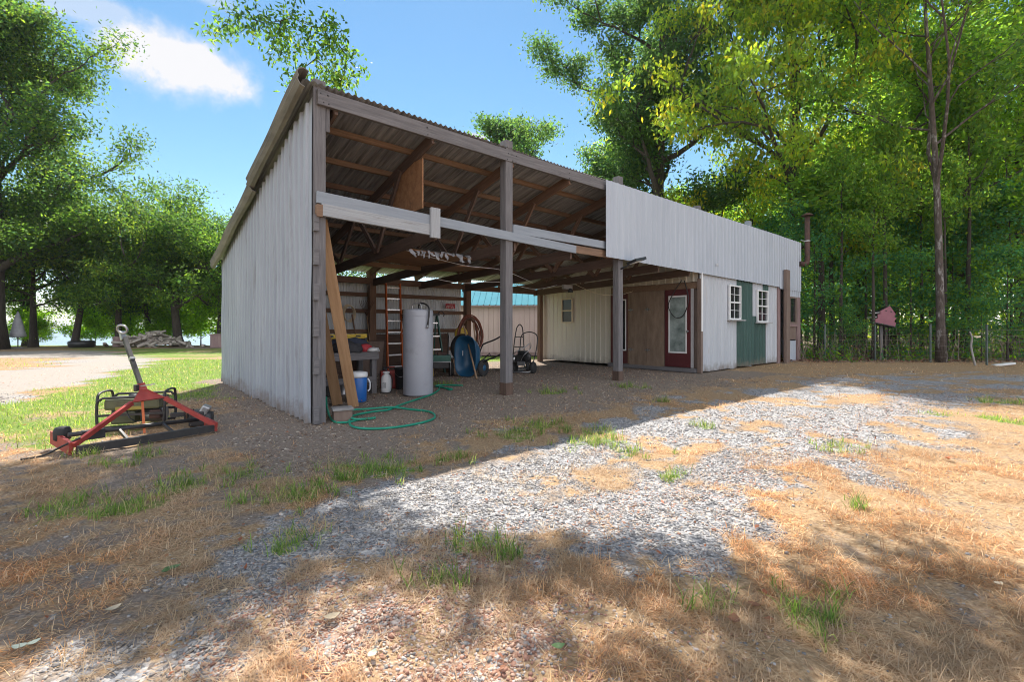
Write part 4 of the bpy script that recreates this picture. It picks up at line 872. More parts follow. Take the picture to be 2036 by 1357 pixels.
# --- hose coil, disc and sign on the rear post
p = L2W(6.0, 5.30, 1.10); t = empty('hose_coil', p, SHED_RZ, 'thick coil of faded red hoses hung on the rear post', 'hose')
rr = random.Random(4)
for k in range(9):
    rx, rz_ = .38 + rr.uniform(-.06, .08), .52 + rr.uniform(-.06, .06); cx, cz = rr.uniform(-.03, .03), rr.uniform(-.05, .02); yy = -.02 - .028 * k
    MB().tube([(cx + rx * math.cos(a) * (1 - .12 * math.sin(a)), yy + rr.uniform(-.012, .012), cz - .08 + rz_ * math.sin(a)) for a in [2 * math.pi * q / 40 for q in range(40)]], .017, 8, closed=True).build('hose_loop', HOSERED if k % 4 else pmat('brown_hose', (.11, .05, .035), (.16, .08, .055), .6), t)
MB().box((.0, -.14, .33), (.07, .30, .09), b=.008).build('hanger_peg', BROWNWOOD, t)
p = L2W(5.70, 5.15, 1.0); o = MB().lathe([(.02, -.03), (.17, -.025), (.19, 0), (.17, .025), (.02, .03)], 26, (0, 0, 0), Matrix.Rotation(R(90), 3, 'X')).build('float_ring', YELLOW, None, p, (0, 0, SHED_RZ - .5)); tag(o, 'yellow plastic disc hanging left of the red hose coil', 'disc')
p = L2W(5.62, 5.58, 1.80); t = empty('warning_sign', p, SHED_RZ, 'small red sign with pale worn lettering on the rear wall', 'sign')
MB().box((0, 0, 0), (.33, .008, .14), b=.002).build('sign_plate', SIGNRED, t)
m = MB()
for x, w, z, h in ((-.13, .03, -.03, .05), (-.10, .016, -.0, .05), (-.065, .02, -.02, .085), (-.02, .035, -.012, .03), (.03, .018, -.035, .05), (.065, .02, -.02, .045), (.10, .016, -.04, .05), (.02, .13, .045, .012)): m.box((x, -.006, z), (w, .004, h))
m.build('lettering', pmat('worn_sign_letters', (.55, .33, .33), (.7, .5, .5), .6), t)
# --- more clutter at the rear
p = L2W(4.75, 3.7, 0); p.z = gz(p.x, p.y); t = empty('old_tyre', p + Vector((0, 0, .62)), R(-25), 'worn black tyre propped behind the blue wheelbarrow', 'tyre')
MB().tube([(.27 * math.cos(a), 0, .27 * math.sin(a)) for a in [2 * math.pi * k / 32 for k in range(32)]], .085, 10, closed=True).build('tyre_ring', RUBBER, t)
p = on(4.75, 3.95); t = empty('storage_crate', p, SHED_RZ + .1, 'dark wooden crate standing behind the wheelbarrow', 'crate')
MB().box((0, 0, .18), (.6, .4, .36), b=.01).build('crate_body', BROWNWOOD, t)
for z in (.08, .20, .32): MB().box((0, -.207, z), (.62, .014, .08)).build('crate_slat', TANWOOD, t)
p = on(.75, 2.3); t = empty('tool_box', p, SHED_RZ, 'dark metal tool box on the floor below the bench', 'tool box')
MB().box((0, 0, .13), (.5, .25, .26), b=.02).build('box_body', BLACKMETAL, t); MB().box((0, 0, .275), (.52, .27, .03), b=.01).build('lid', GREYTRIM, t); MB().tube([(-.1, 0, .29), (-.1, 0, .33), (.1, 0, .33), (.1, 0, .29)], .009, 8).build('handle', STEEL, t)
pr_ = None
for i, (lx, ly, lb) in enumerate(((1.15, 2.2, 'dented paint tin nearest the right bench leg'), (1.02, 2.45, 'dented paint tin behind the first, below the bench'), (2.75, 3.3, 'lone paint tin behind the black buckets'))):
    if pr_ is None:
        t = pr_ = empty('paint_tin', on(lx, ly), 0, lb, 'tin', 'paint tins on the shed floor')
        MB().lathe([(.082, 0), (.085, .006), (.082, .012), (.082, .178), (.085, .184), (.082, .19), (.02, .186)], 24).build('tin_body', STEEL, t); MB().tube(spline([(-.084, 0, .16), (-.06, -.06, .10), (0, -.09, .07), (.06, -.06, .10), (.084, 0, .16)]), .003, 6).build('handle', STEEL, t)
    else: t = copy_tree(pr_); t.location = on(lx, ly); t.rotation_euler = (0, 0, i); t['label'] = lb
p = L2W(2.55, 5.52, 1.55); t = empty('rope_coil', p, SHED_RZ, 'pale rope coil hung on the rear wall left of the ladder', 'rope')
for k in range(5): MB().tube([(.14 * math.cos(a) + .01 * k, -.02 - .015 * k, .2 * math.sin(a) - .01 * k) for a in [2 * math.pi * q / 28 for q in range(28)]], .009, 6, closed=True).build('rope_loop', CREAMTRIM, t)
p = on(2.95, 4.9); t = empty('leaf_rake', p, SHED_RZ, 'rusty leaf rake leaning on the rear wall left of the ladder', 'rake')
MB().tube([(0, 0, .05), (.05, .5, 1.45)], .014, 8).build('handle', HANDLEWOOD, t)
m = MB()
for k in range(9): m.tube([(.05, .5, 1.45), (.05 + (k - 4) * .045, .52, 1.78), (.05 + (k - 4) * .05, .47, 1.84)], .005, 5)
m.build('rake_tines', RUSTPIPE, t)
stick(on(2.7, 5.0, .02), L2W(2.62, 5.4, 1.5), .017, 'dark shovel handle leaning on the rear wall left of the rake', BROWNWOOD)
p = on(3.0, 5.1); o = MB().box((0, 0, .42), (.55, .06, .84), Matrix.Rotation(R(10), 3, 'X'), .005).build('scrap_board', BROWNPANEL, None, p, (0, 0, SHED_RZ)); tag(o, 'scrap brown board leaning at the foot of the rear wall', 'board')

# --- tow-behind grader on the left lawn
def PW(px, py, Y): return Vector(((px - 1018) / F_PX * Y, Y, CAM_H + (HORIZON - py) / F_PX * Y))
lf = G(146, 908); rf = G(428, 862); t = empty('tow_grader', (0, 0, 0), 0, 'red framed tow-behind grader with its black tongue tilted up', 'grader')
t.location = (lf + rf) / 2; T0 = t.location.copy()
q = lambda v: Vector(v) - T0
ex = (rf - lf).normalized(); ey = Vector((-ex.y, ex.x, 0)).normalized(); mid = (lf + rf) / 2
A1 = PW(262, 802, 4.95); A2 = PW(328, 792, 5.2); AP = PW(279, 775, 5.08)
LFt = lf + Vector((0, 0, .10)); RFt = rf + Vector((0, 0, .09))
MB().bar(q(LFt), q(A1), .035, .045).build('draft_arm', REDPAINT, t); MB().bar(q(RFt), q(A2), .035, .045).build('draft_arm', REDPAINT, t)
n_ = (A2 - A1).cross(AP - A1).normalized() * .02
B1 = PW(272, 765, 5.08); B2 = PW(287, 763, 5.1)
MB().prism([q(A1), q(A2), q(PW(292, 776, 5.1)), q(B2), q(B1), q(PW(276, 778, 5.06))], n_).build('hitch_plate', REDPAINT, t)
tip = PW(247, 672, 5.25); MB().bar(q((B1 + B2) / 2), q(tip), .038, .038).build('tongue', BLACKMETAL, t)
tm = PW(263, 716, 5.17); MB().bar(q(tm), q(tm + (tip - tm) * .1), .046, .046).build('tongue_clamp', STEEL, t)
c0 = PW(246, 676, 5.24); c1 = PW(242, 660, 5.26); MB().bar(q(c0), q(c1), .046, .04).build('coupler', STEEL, t)
cc = PW(243, 655, 5.2); MB().tube([q(cc + Vector((.055 * math.cos(a), -.015 * math.sin(a), .045 * math.sin(a)))) for a in [2 * math.pi * k / 20 for k in range(20)]], .012, 8, closed=True).build('coupler_ring', STEEL, t)
MB().bar(q(PW(283, 798, 5.05)), q(PW(287, 862, 4.95)), .022, .012).build('depth_strap', ORANGE, t)
MB().bar(q(PW(268, 770, 5.06)), q(PW(308, 764, 5.12)), .012, .012).build('hitch_pin', STEEL, t); MB().box(q(PW(271, 772, 5.03)), (.03, .04, .07)).build('jack_bracket', BLACKMETAL, t)
bl0 = lf + Vector((.03, -.0, .055)); bl1 = rf + Vector((-.02, 0, .06)); MB().bar(q(bl0), q(bl1), .05, .075).build('blade', BLACKMETAL, t)
r0 = lf + ey * .20 + Vector((0, 0, .17)); r1 = rf + ey * .22 + Vector((-.1, 0, .13)); MB().tube([q(r0), q(r1)], .022, 10).build('cross_tube', BLACKMETAL, t)
for f in (.34, .68):
    c_ = r0 + (r1 - r0) * f; d_ = bl0 + (bl1 - bl0) * f; MB().bar(q(c_), q(Vector((d_.x, d_.y, d_.z))), .022, .03).build('upright', BLACKMETAL, t)
c_ = r0 + (r1 - r0) * .17; MB().box(q(c_ + Vector((0, -.01, -.02))), (.17, .08, .09), Matrix.Rotation(math.atan2(ex.y, ex.x), 3, 'Z'), .006).build('bearing_block', BLACKMETAL, t)
e0 = lf + ey * .42; MB().bar(q(lf + Vector((-.02, 0, .07))), q(e0 + Vector((-.1, 0, .12))), .03, .12).build('end_plate', REDPAINT, t)
MB().bar(q(rf + Vector((.01, 0, .07))), q(rf + ey * .26 + Vector((0, 0, .10))), .03, .10).build('end_plate', REDPAINT, t)
whl = lf + ey * .34 + Vector((-.02, 0, .10)); MB().lathe([(.05, 0), (.065, .01), (.068, .09), (.055, .125), (.02, .135)], 22, q(whl)).build('gauge_roller', RUBBER, t)
MB().tube(spline([q(lf + Vector((.02, .05, .16))), q(lf + Vector((-.08, -.02, .10))), q(lf + Vector((-.2, -.08, .03))), q(lf + Vector((-.32, -.16, .015)))]), .009, 7).build('drive_cable', BLACK, t)
# --- generator
p = G(275, 850); t = empty('generator', p, R(20), 'olive portable generator in a black tube frame behind the red grader', 'generator')
for y in (-.2, .2):
    MB().tube(spline([(-.30, y, .05), (-.32, y, .12), (-.32, y, .38), (-.29, y, .43)], 4) + spline([(-.27, y, .45), (.27, y, .45)], 2) + spline([(.29, y, .43), (.32, y, .38), (.32, y, .12), (.30, y, .05)], 4), .016, 8).build('frame_tube', BLACKMETAL, t)
    MB().bar((-.3, y, .06), (.3, y, .06), .025, .025).build('frame_rail', BLACKMETAL, t)
    MB().bar((-.32, y - .003, .22), (.32, y - .003, .22), .018, .03).build('frame_rail', BLACKMETAL, t)
for x in (-.32, .32): MB().tube(spline([(x, -.2, .40), (x, -.16, .50), (x, 0, .52), (x, .16, .50), (x, .2, .40)]), .015, 8).build('handle', BLACKMETAL, t)
MB().box((.0, 0, .355), (.54, .36, .15), b=.03).build('fuel_tank', OLIVE, t); MB().lathe([(.04, 0), (.045, .01), (.04, .03), (.02, .035)], 16, (-.05, 0, .43)).build('fuel_cap', BLACK, t)
MB().box((-.03, -.17, .30), (.26, .03, .05), b=.006).build('control_panel', pmat('faded_yellow', (.26, .19, .03), (.36, .28, .06), .6), t); t.scale = (1, 1, .86)
MB().box((-.10, 0, .17), (.24, .30, .18), b=.03).build('engine', OLIVE, t); MB().cyl((.05, 0, .17), (.28, 0, .17), .10, n=20).build('alternator', STEEL, t); MB().box((.22, -.14, .2), (.12, .08, .12), b=.02).build('muffler', RUSTPIPE, t)
MB().tube(spline([(-.05, -.17, .25), (.0, -.24, .18), (.06, -.2, .12), (.12, -.18, .14)]), .008, 6).build('cable', BLACK, t)
# --- engine at the right end of grader
p = G(393, 848); t = empty('small_engine', p, R(25), 'small dirty engine sitting in the grass at the right end of the grader', 'engine')
MB().box((0, 0, .10), (.16, .18, .18), b=.02).build('engine_block', BLACKMETAL, t); MB().box((.07, 0, .18), (.09, .16, .14), Matrix.Rotation(R(28), 3, 'Y'), .02).build('shroud', STEEL, t)
for i in range(5): MB().box((-.12 + i * .018, -.01, .14), (.006, .14, .14)).build('cooling_fin', TANWOOD if i % 2 else BLACKMETAL, t)
MB().lathe([(.03, -.04), (.08, -.04), (.09, 0), (.08, .04), (.03, .04)], 20, (.12, -.02, .09), Matrix.Rotation(R(90), 3, 'Y')).build('pulley', BLACK, t)
MB().bar((-.26, -.04, .16), (-.1, -.04, .16), .04, .05).build('shaft', BLACKMETAL, t)
# --- pink shed behind
t = empty('pink_shed', (.2, 18.6, gz(.2, 18.6)), R(-4), 'dusty pink garden shed with teal metal roof behind the open bay', 'shed')
m = MB(); A = []
V = []; F = []
wl, wd = 7.2, 3.2
k = -wl / 2
while k < wl / 2 - .01:
    for dx, dy in ((0, 0), (.19, 0), (.195, .012), (.20, .012)): A.append((k + dx, dy))
    k += .205
for z in (.18, 2.12):
    for a, b in A: V.append((a, b, z))
n = len(A); F = [(i, i + 1, n + i + 1, n + i) for i in range(n - 1)]
MB().add(V, F).build('wall', PINKSIDING, t, fix=False)
MB().box((0, wd / 2 + .03, 1.15), (wl - .02, wd, 1.93)).build('wall', PINKSIDING, t)
V = []; A = []; k = -wl / 2 - .2
while k < wl / 2 + .2:
    for dx, dz in ((0, 0), (.20, 0), (.215, .022), (.235, .022)): A.append((k + dx, dz))
    k += .25
for y, z in ((-.22, 2.06), (wd / 2, 3.1), (wd + .3, 2.06)):
    for a, dz in A: V.append((a, y, z + dz))
n = len(A); F = [(r * n + i, r * n + i + 1, (r + 1) * n + i + 1, (r + 1) * n + i) for r in range(2) for i in range(n - 1)]
MB().add(V, F).build('roof', TEALROOF, t, fix=False)
MB().prism([(-wl / 2, .05, 2.1), (-wl / 2, wd, 2.1), (-wl / 2, wd / 2, 3.05)], (wl, 0, 0)).build('gable', PINKSIDING, t)
MB().box((0, -.0, .12), (wl, .1, .14)).build('skid', PINKTRIM, t); MB().box((0, -.19, 2.03), (wl + .3, .03, .07)).build('fascia', PINKTRIM, t)
for x in (-3.2, -1.6, 0, 1.6, 3.2): MB().box((x, .3, -.02), (.3, .3, .24)).build('foundation_block', STONEGREY, t)
# --- left distance: umbrella, stump, tub, brown box, log pile
p = Vector((-27.1, 25.6, 0)); p.z = gz(p.x, p.y); t = empty('patio_umbrella', p, 0, 'closed grey patio umbrella by the thick trunk at the lake edge', 'umbrella')
MB().cyl((0, 0, 0), (0, 0, 2.1), .025, n=10).build('pole', BLACKMETAL, t)
MB().lathe([(.30, .62), (.36, .66), (.30, .9), (.2, 1.4), (.06, 1.95), (.03, 2.02)], 10).build('canopy', UMBFAB, t)
MB().lathe([(.25, 0), (.25, .05), (.05, .09)], 18).build('base', STONEGREY, t)
p = Vector((-23.0, 27.3, 0)); p.z = gz(p.x, p.y); o = MB().lathe([(.30, 0), (.29, .1), (.28, .5), (.26, .62)], 18).build('tree_stump', PINKTRIM, None, p); tag(o, 'short brown stump beside the firewood heap', 'stump')
p = Vector((-24.7, 26.8, 0)); p.z = gz(p.x, p.y); o = MB().lathe([(.5, 0), (.58, .05), (.62, .30), (.55, .38), (.50, .36)], 24).build('stock_tub', BLACK, None, p); tag(o, 'low black tub on the grass at the lake edge', 'tub')
p = Vector((-16.9, 27.0, 0)); p.z = gz(p.x, p.y); t = empty('storage_bin', p, .2, 'dull brown bin at the edge of the white shed wall', 'bin')
MB().box((0, 0, .35), (.8, .6, .7), b=.03).build('bin_body', PINKTRIM, t); MB().box((0, 0, .74), (.86, .66, .08), b=.02).build('lid', PINKTRIM, t)
rr = random.Random(12); lm = MB().prism([(-.3, -.05, -.035), (-.3, .05, -.04), (-.3, .04, .04), (-.3, -.03, .05)], (.6, 0, 0)); log0 = None
for i in range(120):
    u = rr.gauss(0, .42); v = rr.gauss(0, .3); hh = max(0, .95 * (1 - abs(u) / 1.15) * (1 - abs(v) / 1.0)); z = hh * math.sqrt(rr.random())
    px, py = -21.2 + u * 2.1, 27.6 + v * 1.3
    if log0 is None: o = log0 = lm.build('firewood_log', LOGBARK)
    else: o = log0.copy(); COL.objects.link(o)
    o.location = (px, py, gz(px, py) + .06 + z); o.rotation_euler = (rr.uniform(-.5, .5), rr.uniform(-.5, .5), rr.uniform(0, 6.28)); s = rr.uniform(.8, 1.5); o.scale = (s, s * 1.1, s * 1.1)
    tag(o, 'pale split firewood log in the loose heap by the lake', 'log', 'logs in the firewood heap')
# --- birdhouse, fence, boundary things on the right
p = PW(1752, 716, 16.6); p.z = gz(p.x, p.y); t = empty('birdhouse', p, R(-14), 'tilted pink tiered birdhouse on a grey post at the wood edge', 'birdhouse')
beam('post', (0, .02, -.1), (0, .02, 1.30), .09, .09, GREYWOOD, t, up=(0, 1, 0))
TM = Matrix.Rotation(R(14), 3, 'Y')
def tb_(pts, ext): 
    return [tuple(TM @ Vector(p_) + Vector((0, 0, 1.3))) for p_ in pts], TM @ Vector(ext)
prof = [(-.30, -.24, .0), (.32, -.24, .0), (.32, -.24, .13), (.25, -.24, .15), (.29, -.24, .30), (.21, -.24, .32), (.24, -.24, .42), (.0, -.24, .66), (-.24, -.24, .42), (-.21, -.24, .32), (-.29, -.24, .30), (-.25, -.24, .15), (-.32, -.24, .13)]
pp, e = tb_(prof, (0, .05, 0)); MB().prism(pp, e).build('front_panel', PINKBOARD, t)
pp, e = tb_([(a * .94, b + .052, c * .97) for a, b, c in prof], (0, .38, 0)); MB().prism(pp, e).build('house_body', BLACK, t)
for z, w in ((.15, .36), (.32, .33)):
    for s in (-1,):
        pp, e = tb_([(s * (w - .09), -.20, z + .04), (s * (w + .03), -.20, z - .01), (s * (w + .03), -.20, z + .012), (s * (w - .09), -.20, z + .062)], (0, .44, 0)); MB().prism(pp, e).build('roof_slat', WHITEPAINT, t)
pp, e = tb_([(-.34, -.27, -.03), (.34, -.27, -.03), (.34, -.27, 0.0), (-.34, -.27, 0.0)], (0, .5, 0)); MB().prism(pp, e).build('floor_board', BLACK, t)
m = MB()
for x in (-.08, .08): pp = TM @ Vector((x, -.245, .47)) + Vector((0, 0, 1.3)); m.box(pp, (.055, .01, .03), TM)
m.build('entry_hole', BLACK, t)
t0 = Vector(((1962 - 1018) / F_PX * 14.6, 14.6, 0)); t = empty('wire_fence', (t0.x, t0.y, gz(t0.x, t0.y)), 0, 'rusty wire fence on thin metal posts along the wood', 'fence')
FPW = []
for px, Y in ((1640, 16.3), (1740, 16.3), (1850, 15.6), (1962, 14.6), (2080, 13.9)):
    x = (px - 1018) / F_PX * Y; FPW.append(Vector((x, Y, gz(x, Y))) - Vector((t0.x, t0.y, gz(t0.x, t0.y))))
FENCEM = pmat('fence_post_green', (.05, .07, .06), (.13, .16, .145), .7, scale=8)
WIREM = pmat('rusty_wire', (.16, .13, .11), (.28, .24, .22), .6, .4, scale=8)
for v in FPW: MB().box(v + Vector((0, 0, .62)), (.04, .045, 1.3)).box(v + Vector((0, 0, 1.24)), (.042, .047, .08)).build('fence_post', FENCEM, t)
for z in (.2, .38, .56, .74, .92, 1.1):
    MB().tube([v + Vector((0, -.03, z)) for v in FPW], .0035, 4).build('wire', WIREM, t)
m = MB()
for a, b in zip(FPW[:-1], FPW[1:]):
    k = int((b - a).length / .3)
    for i in range(1, k): v = a + (b - a) * i / k; m.tube([v + Vector((0, -.03, .05)), v + Vector((0, -.03, 1.1))], .0025, 4)
m.build('wire_mesh', WIREM, t)
x, Y = (1934 - 1018) / F_PX * 14.3, 14.3; b0 = Vector((x, Y, gz(x, Y)))
o = MB().tube(spline([(.08, 0, 0), (.02, 0, .25), (-.03, .02, .6), (-.02, 0, .85), (-.07, .02, 1.05)]), [.03 - .0003 * i for i in range(33)], 8).build('bleached_branch', pmat('bleached_wood', (.24, .22, .20), (.38, .35, .32), .8, scale=5), None, b0); tag(o, 'pale crooked stick standing against the wire fence', 'branch')
x, Y = (1995 - 1018) / F_PX * 14.4, 14.4
o = MB().box((0, 0, .05), (.50, .22, .06), Matrix.Rotation(R(-10), 3, 'Y'), .02).build('plastic_lid', WHITEPLASTIC, None, (x, Y, gz(x, Y)), (0, 0, -.35)); tag(o, 'white slab of plastic lying below the wire fence', 'plastic piece')
# --- a few bigger fallen leaves and stones one can point at
def big_leaf(px, py, s, yaw, mat, label, curl=.9):
    s *= .62; p = G(px, py); n = 9; V = []; F = []
    for i in range(n):
        t_ = i / (n - 1); w = s * .36 * math.sin(math.pi * (t_ * .9 + .06)) * (1 + .45 * math.sin(t_ * 25)); z = s * curl * (t_ - .5) ** 2 + .008
        V += [(s * (t_ - .5), -w, z + w * .5), (s * (t_ - .5), 0, z), (s * (t_ - .5), w, z + w * .4)]
    for i in range(n - 1):
        for k in range(2): F.append((i * 3 + k, i * 3 + k + 1, (i + 1) * 3 + k + 1, (i + 1) * 3 + k))
    o = MB().add(V, F, True).build('fallen_leaf', mat, None, p + Vector((0, 0, .012)), (0, 0, yaw), fix=False); return tag(o, label, 'leaf')
LB = pmat('leaf_brown', (.14, .06, .03), (.26, .12, .06), .8, scale=20); LP = pmat('leaf_pale', (.40, .31, .20), (.55, .46, .33), .8, scale=20); LG = pmat('leaf_green', (.08, .15, .05), (.14, .22, .08), .6, scale=20); LO = pmat('leaf_orange', (.40, .09, .03), (.50, .17, .06), .7, scale=20); LS = pmat('leaf_silver', (.30, .34, .27), (.42, .46, .38), .7, scale=20)
for a in ((345, 1140, .10, .6, LG, 'fresh green leaf on the straw, left foreground'), (330, 1146, .08, 2.2, LG, 'smaller green leaf tucked beside the fresh green one'), (1886, 918, .12, .4, LO, 'orange red leaf on the dry grass at right'), (1460, 1246, .10, 1.2, LB, 'dark curled leaf among the foreground stubble'),
          (1500, 1215, .08, -.5, LB, 'brown leaf lying in the foreground right of the curled one'), (1985, 1172, .07, .2, LP, 'pale yellow leaf at the right edge of the yard'), (740, 1315, .07, 1.3, LS, 'silvery leaf on the pebbles, bottom centre left'), (225, 1108 + 115, .09, 1.0, LP, 'straw coloured curled leaf in the lower left grass'),
          (40, 1300, .08, .3, LS, 'silver green leaf in the bottom left corner'), (66, 1292, .07, 1.1, LS, 'second silver green leaf touching the corner one'), (1110, 1300, .08, .2, LG, 'dull green leaf on red pebbles, bottom centre'), (1655, 838, .10, .1, LB, 'brown leaf on the pale gravel before the shed'), (660, 1240, .10, .5, LP, 'long pale leaf on the gravel, lower left'), (445, 1186, .05, .9, LP, 'small bright leaf scrap on the left gravel')): big_leaf(*a)
# ------------------------------------------------------------------ trees
DARKG = [(.028, .062, .018), (.036, .075, .020), (.045, .088, .022), (.024, .055, .024), (.055, .095, .022)]
MIDG = [(.045, .095, .018), (.06, .115, .020), (.075, .13, .022), (.04, .085, .02), (.085, .125, .02)]
YELG = [(.085, .13, .018), (.11, .155, .02), (.14, .165, .022), (.07, .115, .02), (.17, .16, .022), (.06, .10, .02)]
TEALG = [(.022, .065, .032), (.028, .075, .036), (.035, .085, .034), (.03, .07, .025)]
LAKEG = [(.07, .14, .016), (.09, .17, .02), (.11, .185, .022), (.06, .12, .02)]
DARKG, MIDG, YELG, TEALG, LAKEG = [[tuple(min(.3, v * k_) for v in c) for c in p_] for p_, k_ in ((DARKG, 1.2), (MIDG, 1.45), (YELG, 1.5), (TEALG, 1.7), (LAKEG, 1.4))]
LEFTG = [tuple(v * .85 for v in c) for c in DARKG] + [tuple(v * .75 for v in c) for c in MIDG]
def unit(v): return v / (np.linalg.norm(v) + 1e-9)
def grow(seed, H, r0, crown0, crad, nl, lean=(0, 0), fork=0, top=.9, rise=.55, taper_low=.8, droop=0., sub=5, flat=1.0, wob=.06):
    """trunk + limbs as tapering tubes; returns the wood and the twig ends where leaves gather"""
    rg_ = np.random.default_rng(seed); wood = MB(); ends = []
    npt = 12; tr = []
    for i in range(npt):
        f = i / (npt - 1); tr.append(np.array([lean[0] * f + wob * H * .12 * math.sin(f * 5 + seed) * f, lean[1] * f + wob * H * .12 * math.cos(f * 4 + seed * 2) * f, H * top * f]))
    rad = [r0 * (1.35 if i == 0 else 1) * (1 - .82 * (i / (npt - 1)) ** 1.1) for i in range(npt)]
    wood.tube([Vector(p) for p in tr], rad, 10)
    def at(h):
        f = np.clip(h / (H * top), 0, .999) * (npt - 1); i = int(f); t = f - i; return tr[i] * (1 - t) + tr[i + 1] * t, rad[i] * (1 - t) + rad[i + 1] * t
    def branch(p, d, ln, r, depth):
        n = 6; pts = [p]; q = p.copy(); dd = d.copy()
        for i in range(n):
            dd = unit(dd + rg_.normal(0, .14, 3) + np.array([0, 0, .05 - droop * (i / n)])); q = q + dd * ln / n; pts.append(q.copy())
        if r > .008: wood.tube([Vector(a) for a in pts], [max(.004, r * (1 - .8 * i / n)) for i in range(n + 1)], 6 if depth else 8, cap=False)
        if depth >= 2: ends.extend([pts[3], pts[5], pts[6]]); return
        k = sub if depth == 0 else 3
        for j in range(k):
            i = 2 + (j * (n - 1)) // k if depth == 0 else 2 + j * 2; i = min(i, n)
            az = rg_.uniform(0, 6.283); o = np.array([math.cos(az), math.sin(az), rg_.uniform(-.15, .6)])
            branch(pts[i], unit(dd * .75 + o * .8), ln * rg_.uniform(.36, .55), r * .42, depth + 1)
        ends.append(pts[-1])
    for i in range(nl):
        f = (i + rg_.uniform(.1, .9)) / nl; h = crown0 + (H * top - crown0) * f
        p, r = at(h); az = i * 2.4 + rg_.uniform(-.4, .4); prof = math.sin(math.pi * (taper_low * .28 + f * (1 - taper_low * .28) * .93 + .03)) ** .7
        el = rise + f * .5 + rg_.uniform(-.15, .15); d = np.array([math.cos(az) * math.cos(el), math.sin(az) * math.cos(el), math.sin(el)])
        branch(p, d, crad * prof * rg_.uniform(.75, 1.1), r * .55, 0)
    for k in range(fork):
        p, r = at(crown0 * .85); az = 1.1 + 2.5 * k; d = unit(np.array([math.cos(az) * .35, math.sin(az) * .35, 1.])); branch(p, d, H * .45, r * .7, 0)
    p, r = at(H * top); ends += [p + rg_.normal(0, crad * .12, 3) + np.array([0, 0, H * (1 - top) * rg_.random()]) for _ in range(8)]
    return wood, np.array(ends)
def foliage(seed, ends, n, size, sig, cols, droop=0., flat=.65, aspect=.5, cut=None):
    rg_ = np.random.default_rng(seed + 100); tone = rg_.normal(1, .16, len(ends)); ci = rg_.integers(0, len(cols), len(ends)); wgt = rg_.uniform(.3, 1.7, len(ends)); wgt /= wgt.sum()
    k = rg_.choice(len(ends), n, p=wgt); off = rg_.normal(0, 1, (n, 3)) * sig * np.array([1, 1, flat])
    P = ends[k] + off
    if cut is not None: m = cut(P); P, k = P[m], k[m]; n = len(P)
    ax = rg_.normal(0, 1, (n, 3)) + np.array([0, 0, -droop * 2.2]); c = lut(cols); mixm = rg_.random(n) < .55
    col = np.where(mixm[:, None], c[ci[k]], c[rg_.integers(0, len(c), n)]) * (tone[k] * rg_.normal(1, .15, n))[:, None]
    return leafcards(P, 1.0, size * rg_.uniform(.5, 1.4, n), size * aspect * rg_.uniform(.75, 1.25, n), np.clip(col, .008, .5), rg_, np.array([0, 0, .7]), ax)
def tree(name, loc, rz, wood, leaves, bark, label, cat='tree', group=None, crown='crown', trunk='trunk'):
    p = Vector((loc[0], loc[1], gz(loc[0], loc[1]) - .05)); t = empty(name, p, rz, label, cat, group)
    if wood is not None: wood.build(trunk, bark, t, fix=False)
    quads_mesh(crown, *leaves, LEAF, t); return t
def again(src, loc, rz, s, label):
    o = copy_tree(src); o.location = (loc[0], loc[1], gz(loc[0], loc[1]) - .05); o.rotation_euler = (0, 0, rz); o.scale = (s, s, s * 1.0); o['label'] = label; return o
# left lake-side row
LW = 'trees along the lake shore'
w, e = grow(21, 19.5, .50, 3.6, 5.5, 16, rise=.3, taper_low=.9, sub=6)
tree('shade_tree', (-27.35, 24.6), 0, w, foliage(21, e, 95000, .20, .50, LEFTG), BARK, 'huge dark green tree with the thickest trunk at the left edge', group=LW)
w, e = grow(22, 6.8, .20, 2.3, 4.2, 13, rise=.15, droop=.1, sub=5)
s1 = tree('shade_tree', (-28.2, 27.5), 0, w, foliage(22, e, 27000, .18, .40, LEFTG + MIDG[:2]), BARK, 'slim leafy tree right of the closed umbrella', group=LW)
w, e = grow(23, 6.9, .20, 2.4, 4.3, 13, lean=(.8, 0), rise=.15, droop=.1, sub=5)
s2 = tree('shade_tree', (-25.9, 27.6), 1, w, foliage(23, e, 27000, .18, .40, LEFTG), BARK, 'straight dark trunked tree between umbrella and log heap', group=LW)
again(s1, (-23.6, 28.0), 2.1, .98, 'tree with a straight trunk just left of the log heap')
again(s2, (-23.2, 30.0), 4.4, .92, 'leaning tree right behind the log heap')
w, e = grow(24, 7.1, .26, 2.2, 5.0, 13, lean=(-1.0, .3), fork=2, rise=.35, sub=5)
s3 = tree('shade_tree', (-20.4, 28.6), 0, w, foliage(24, e, 31000, .18, .40, LEFTG), BARK, 'forked black trunked tree right of the log heap', group=LW)
again(s1, (-18.0, 28.8), 5.0, 1.0, 'dense tree nearest the end wall of the shed'); again(s2, (-15.0, 32), .7, 1.05, 'tree rising behind the low eave of the shed')
again(s3, (-30.5, 29.5), 2.6, 1.15, 'broad tree behind the thickest trunk at far left'); again(s1, (-32, 22.5), 3.7, 1.1, 'tree at the far left outside the drive')
LB_ = 'bushes along the lake bank'
w, e = grow(31, 2.6, .04, .3, 1.7, 9, rise=.5, sub=4, top=.8)
b1 = tree('bush', (-24.2, 29.6), 0, w, foliage(31, e, 6000, .17, .26, LAKEG), BARK, 'bright green bush behind the brown stump', 'bush', LB_, 'foliage', 'stem')
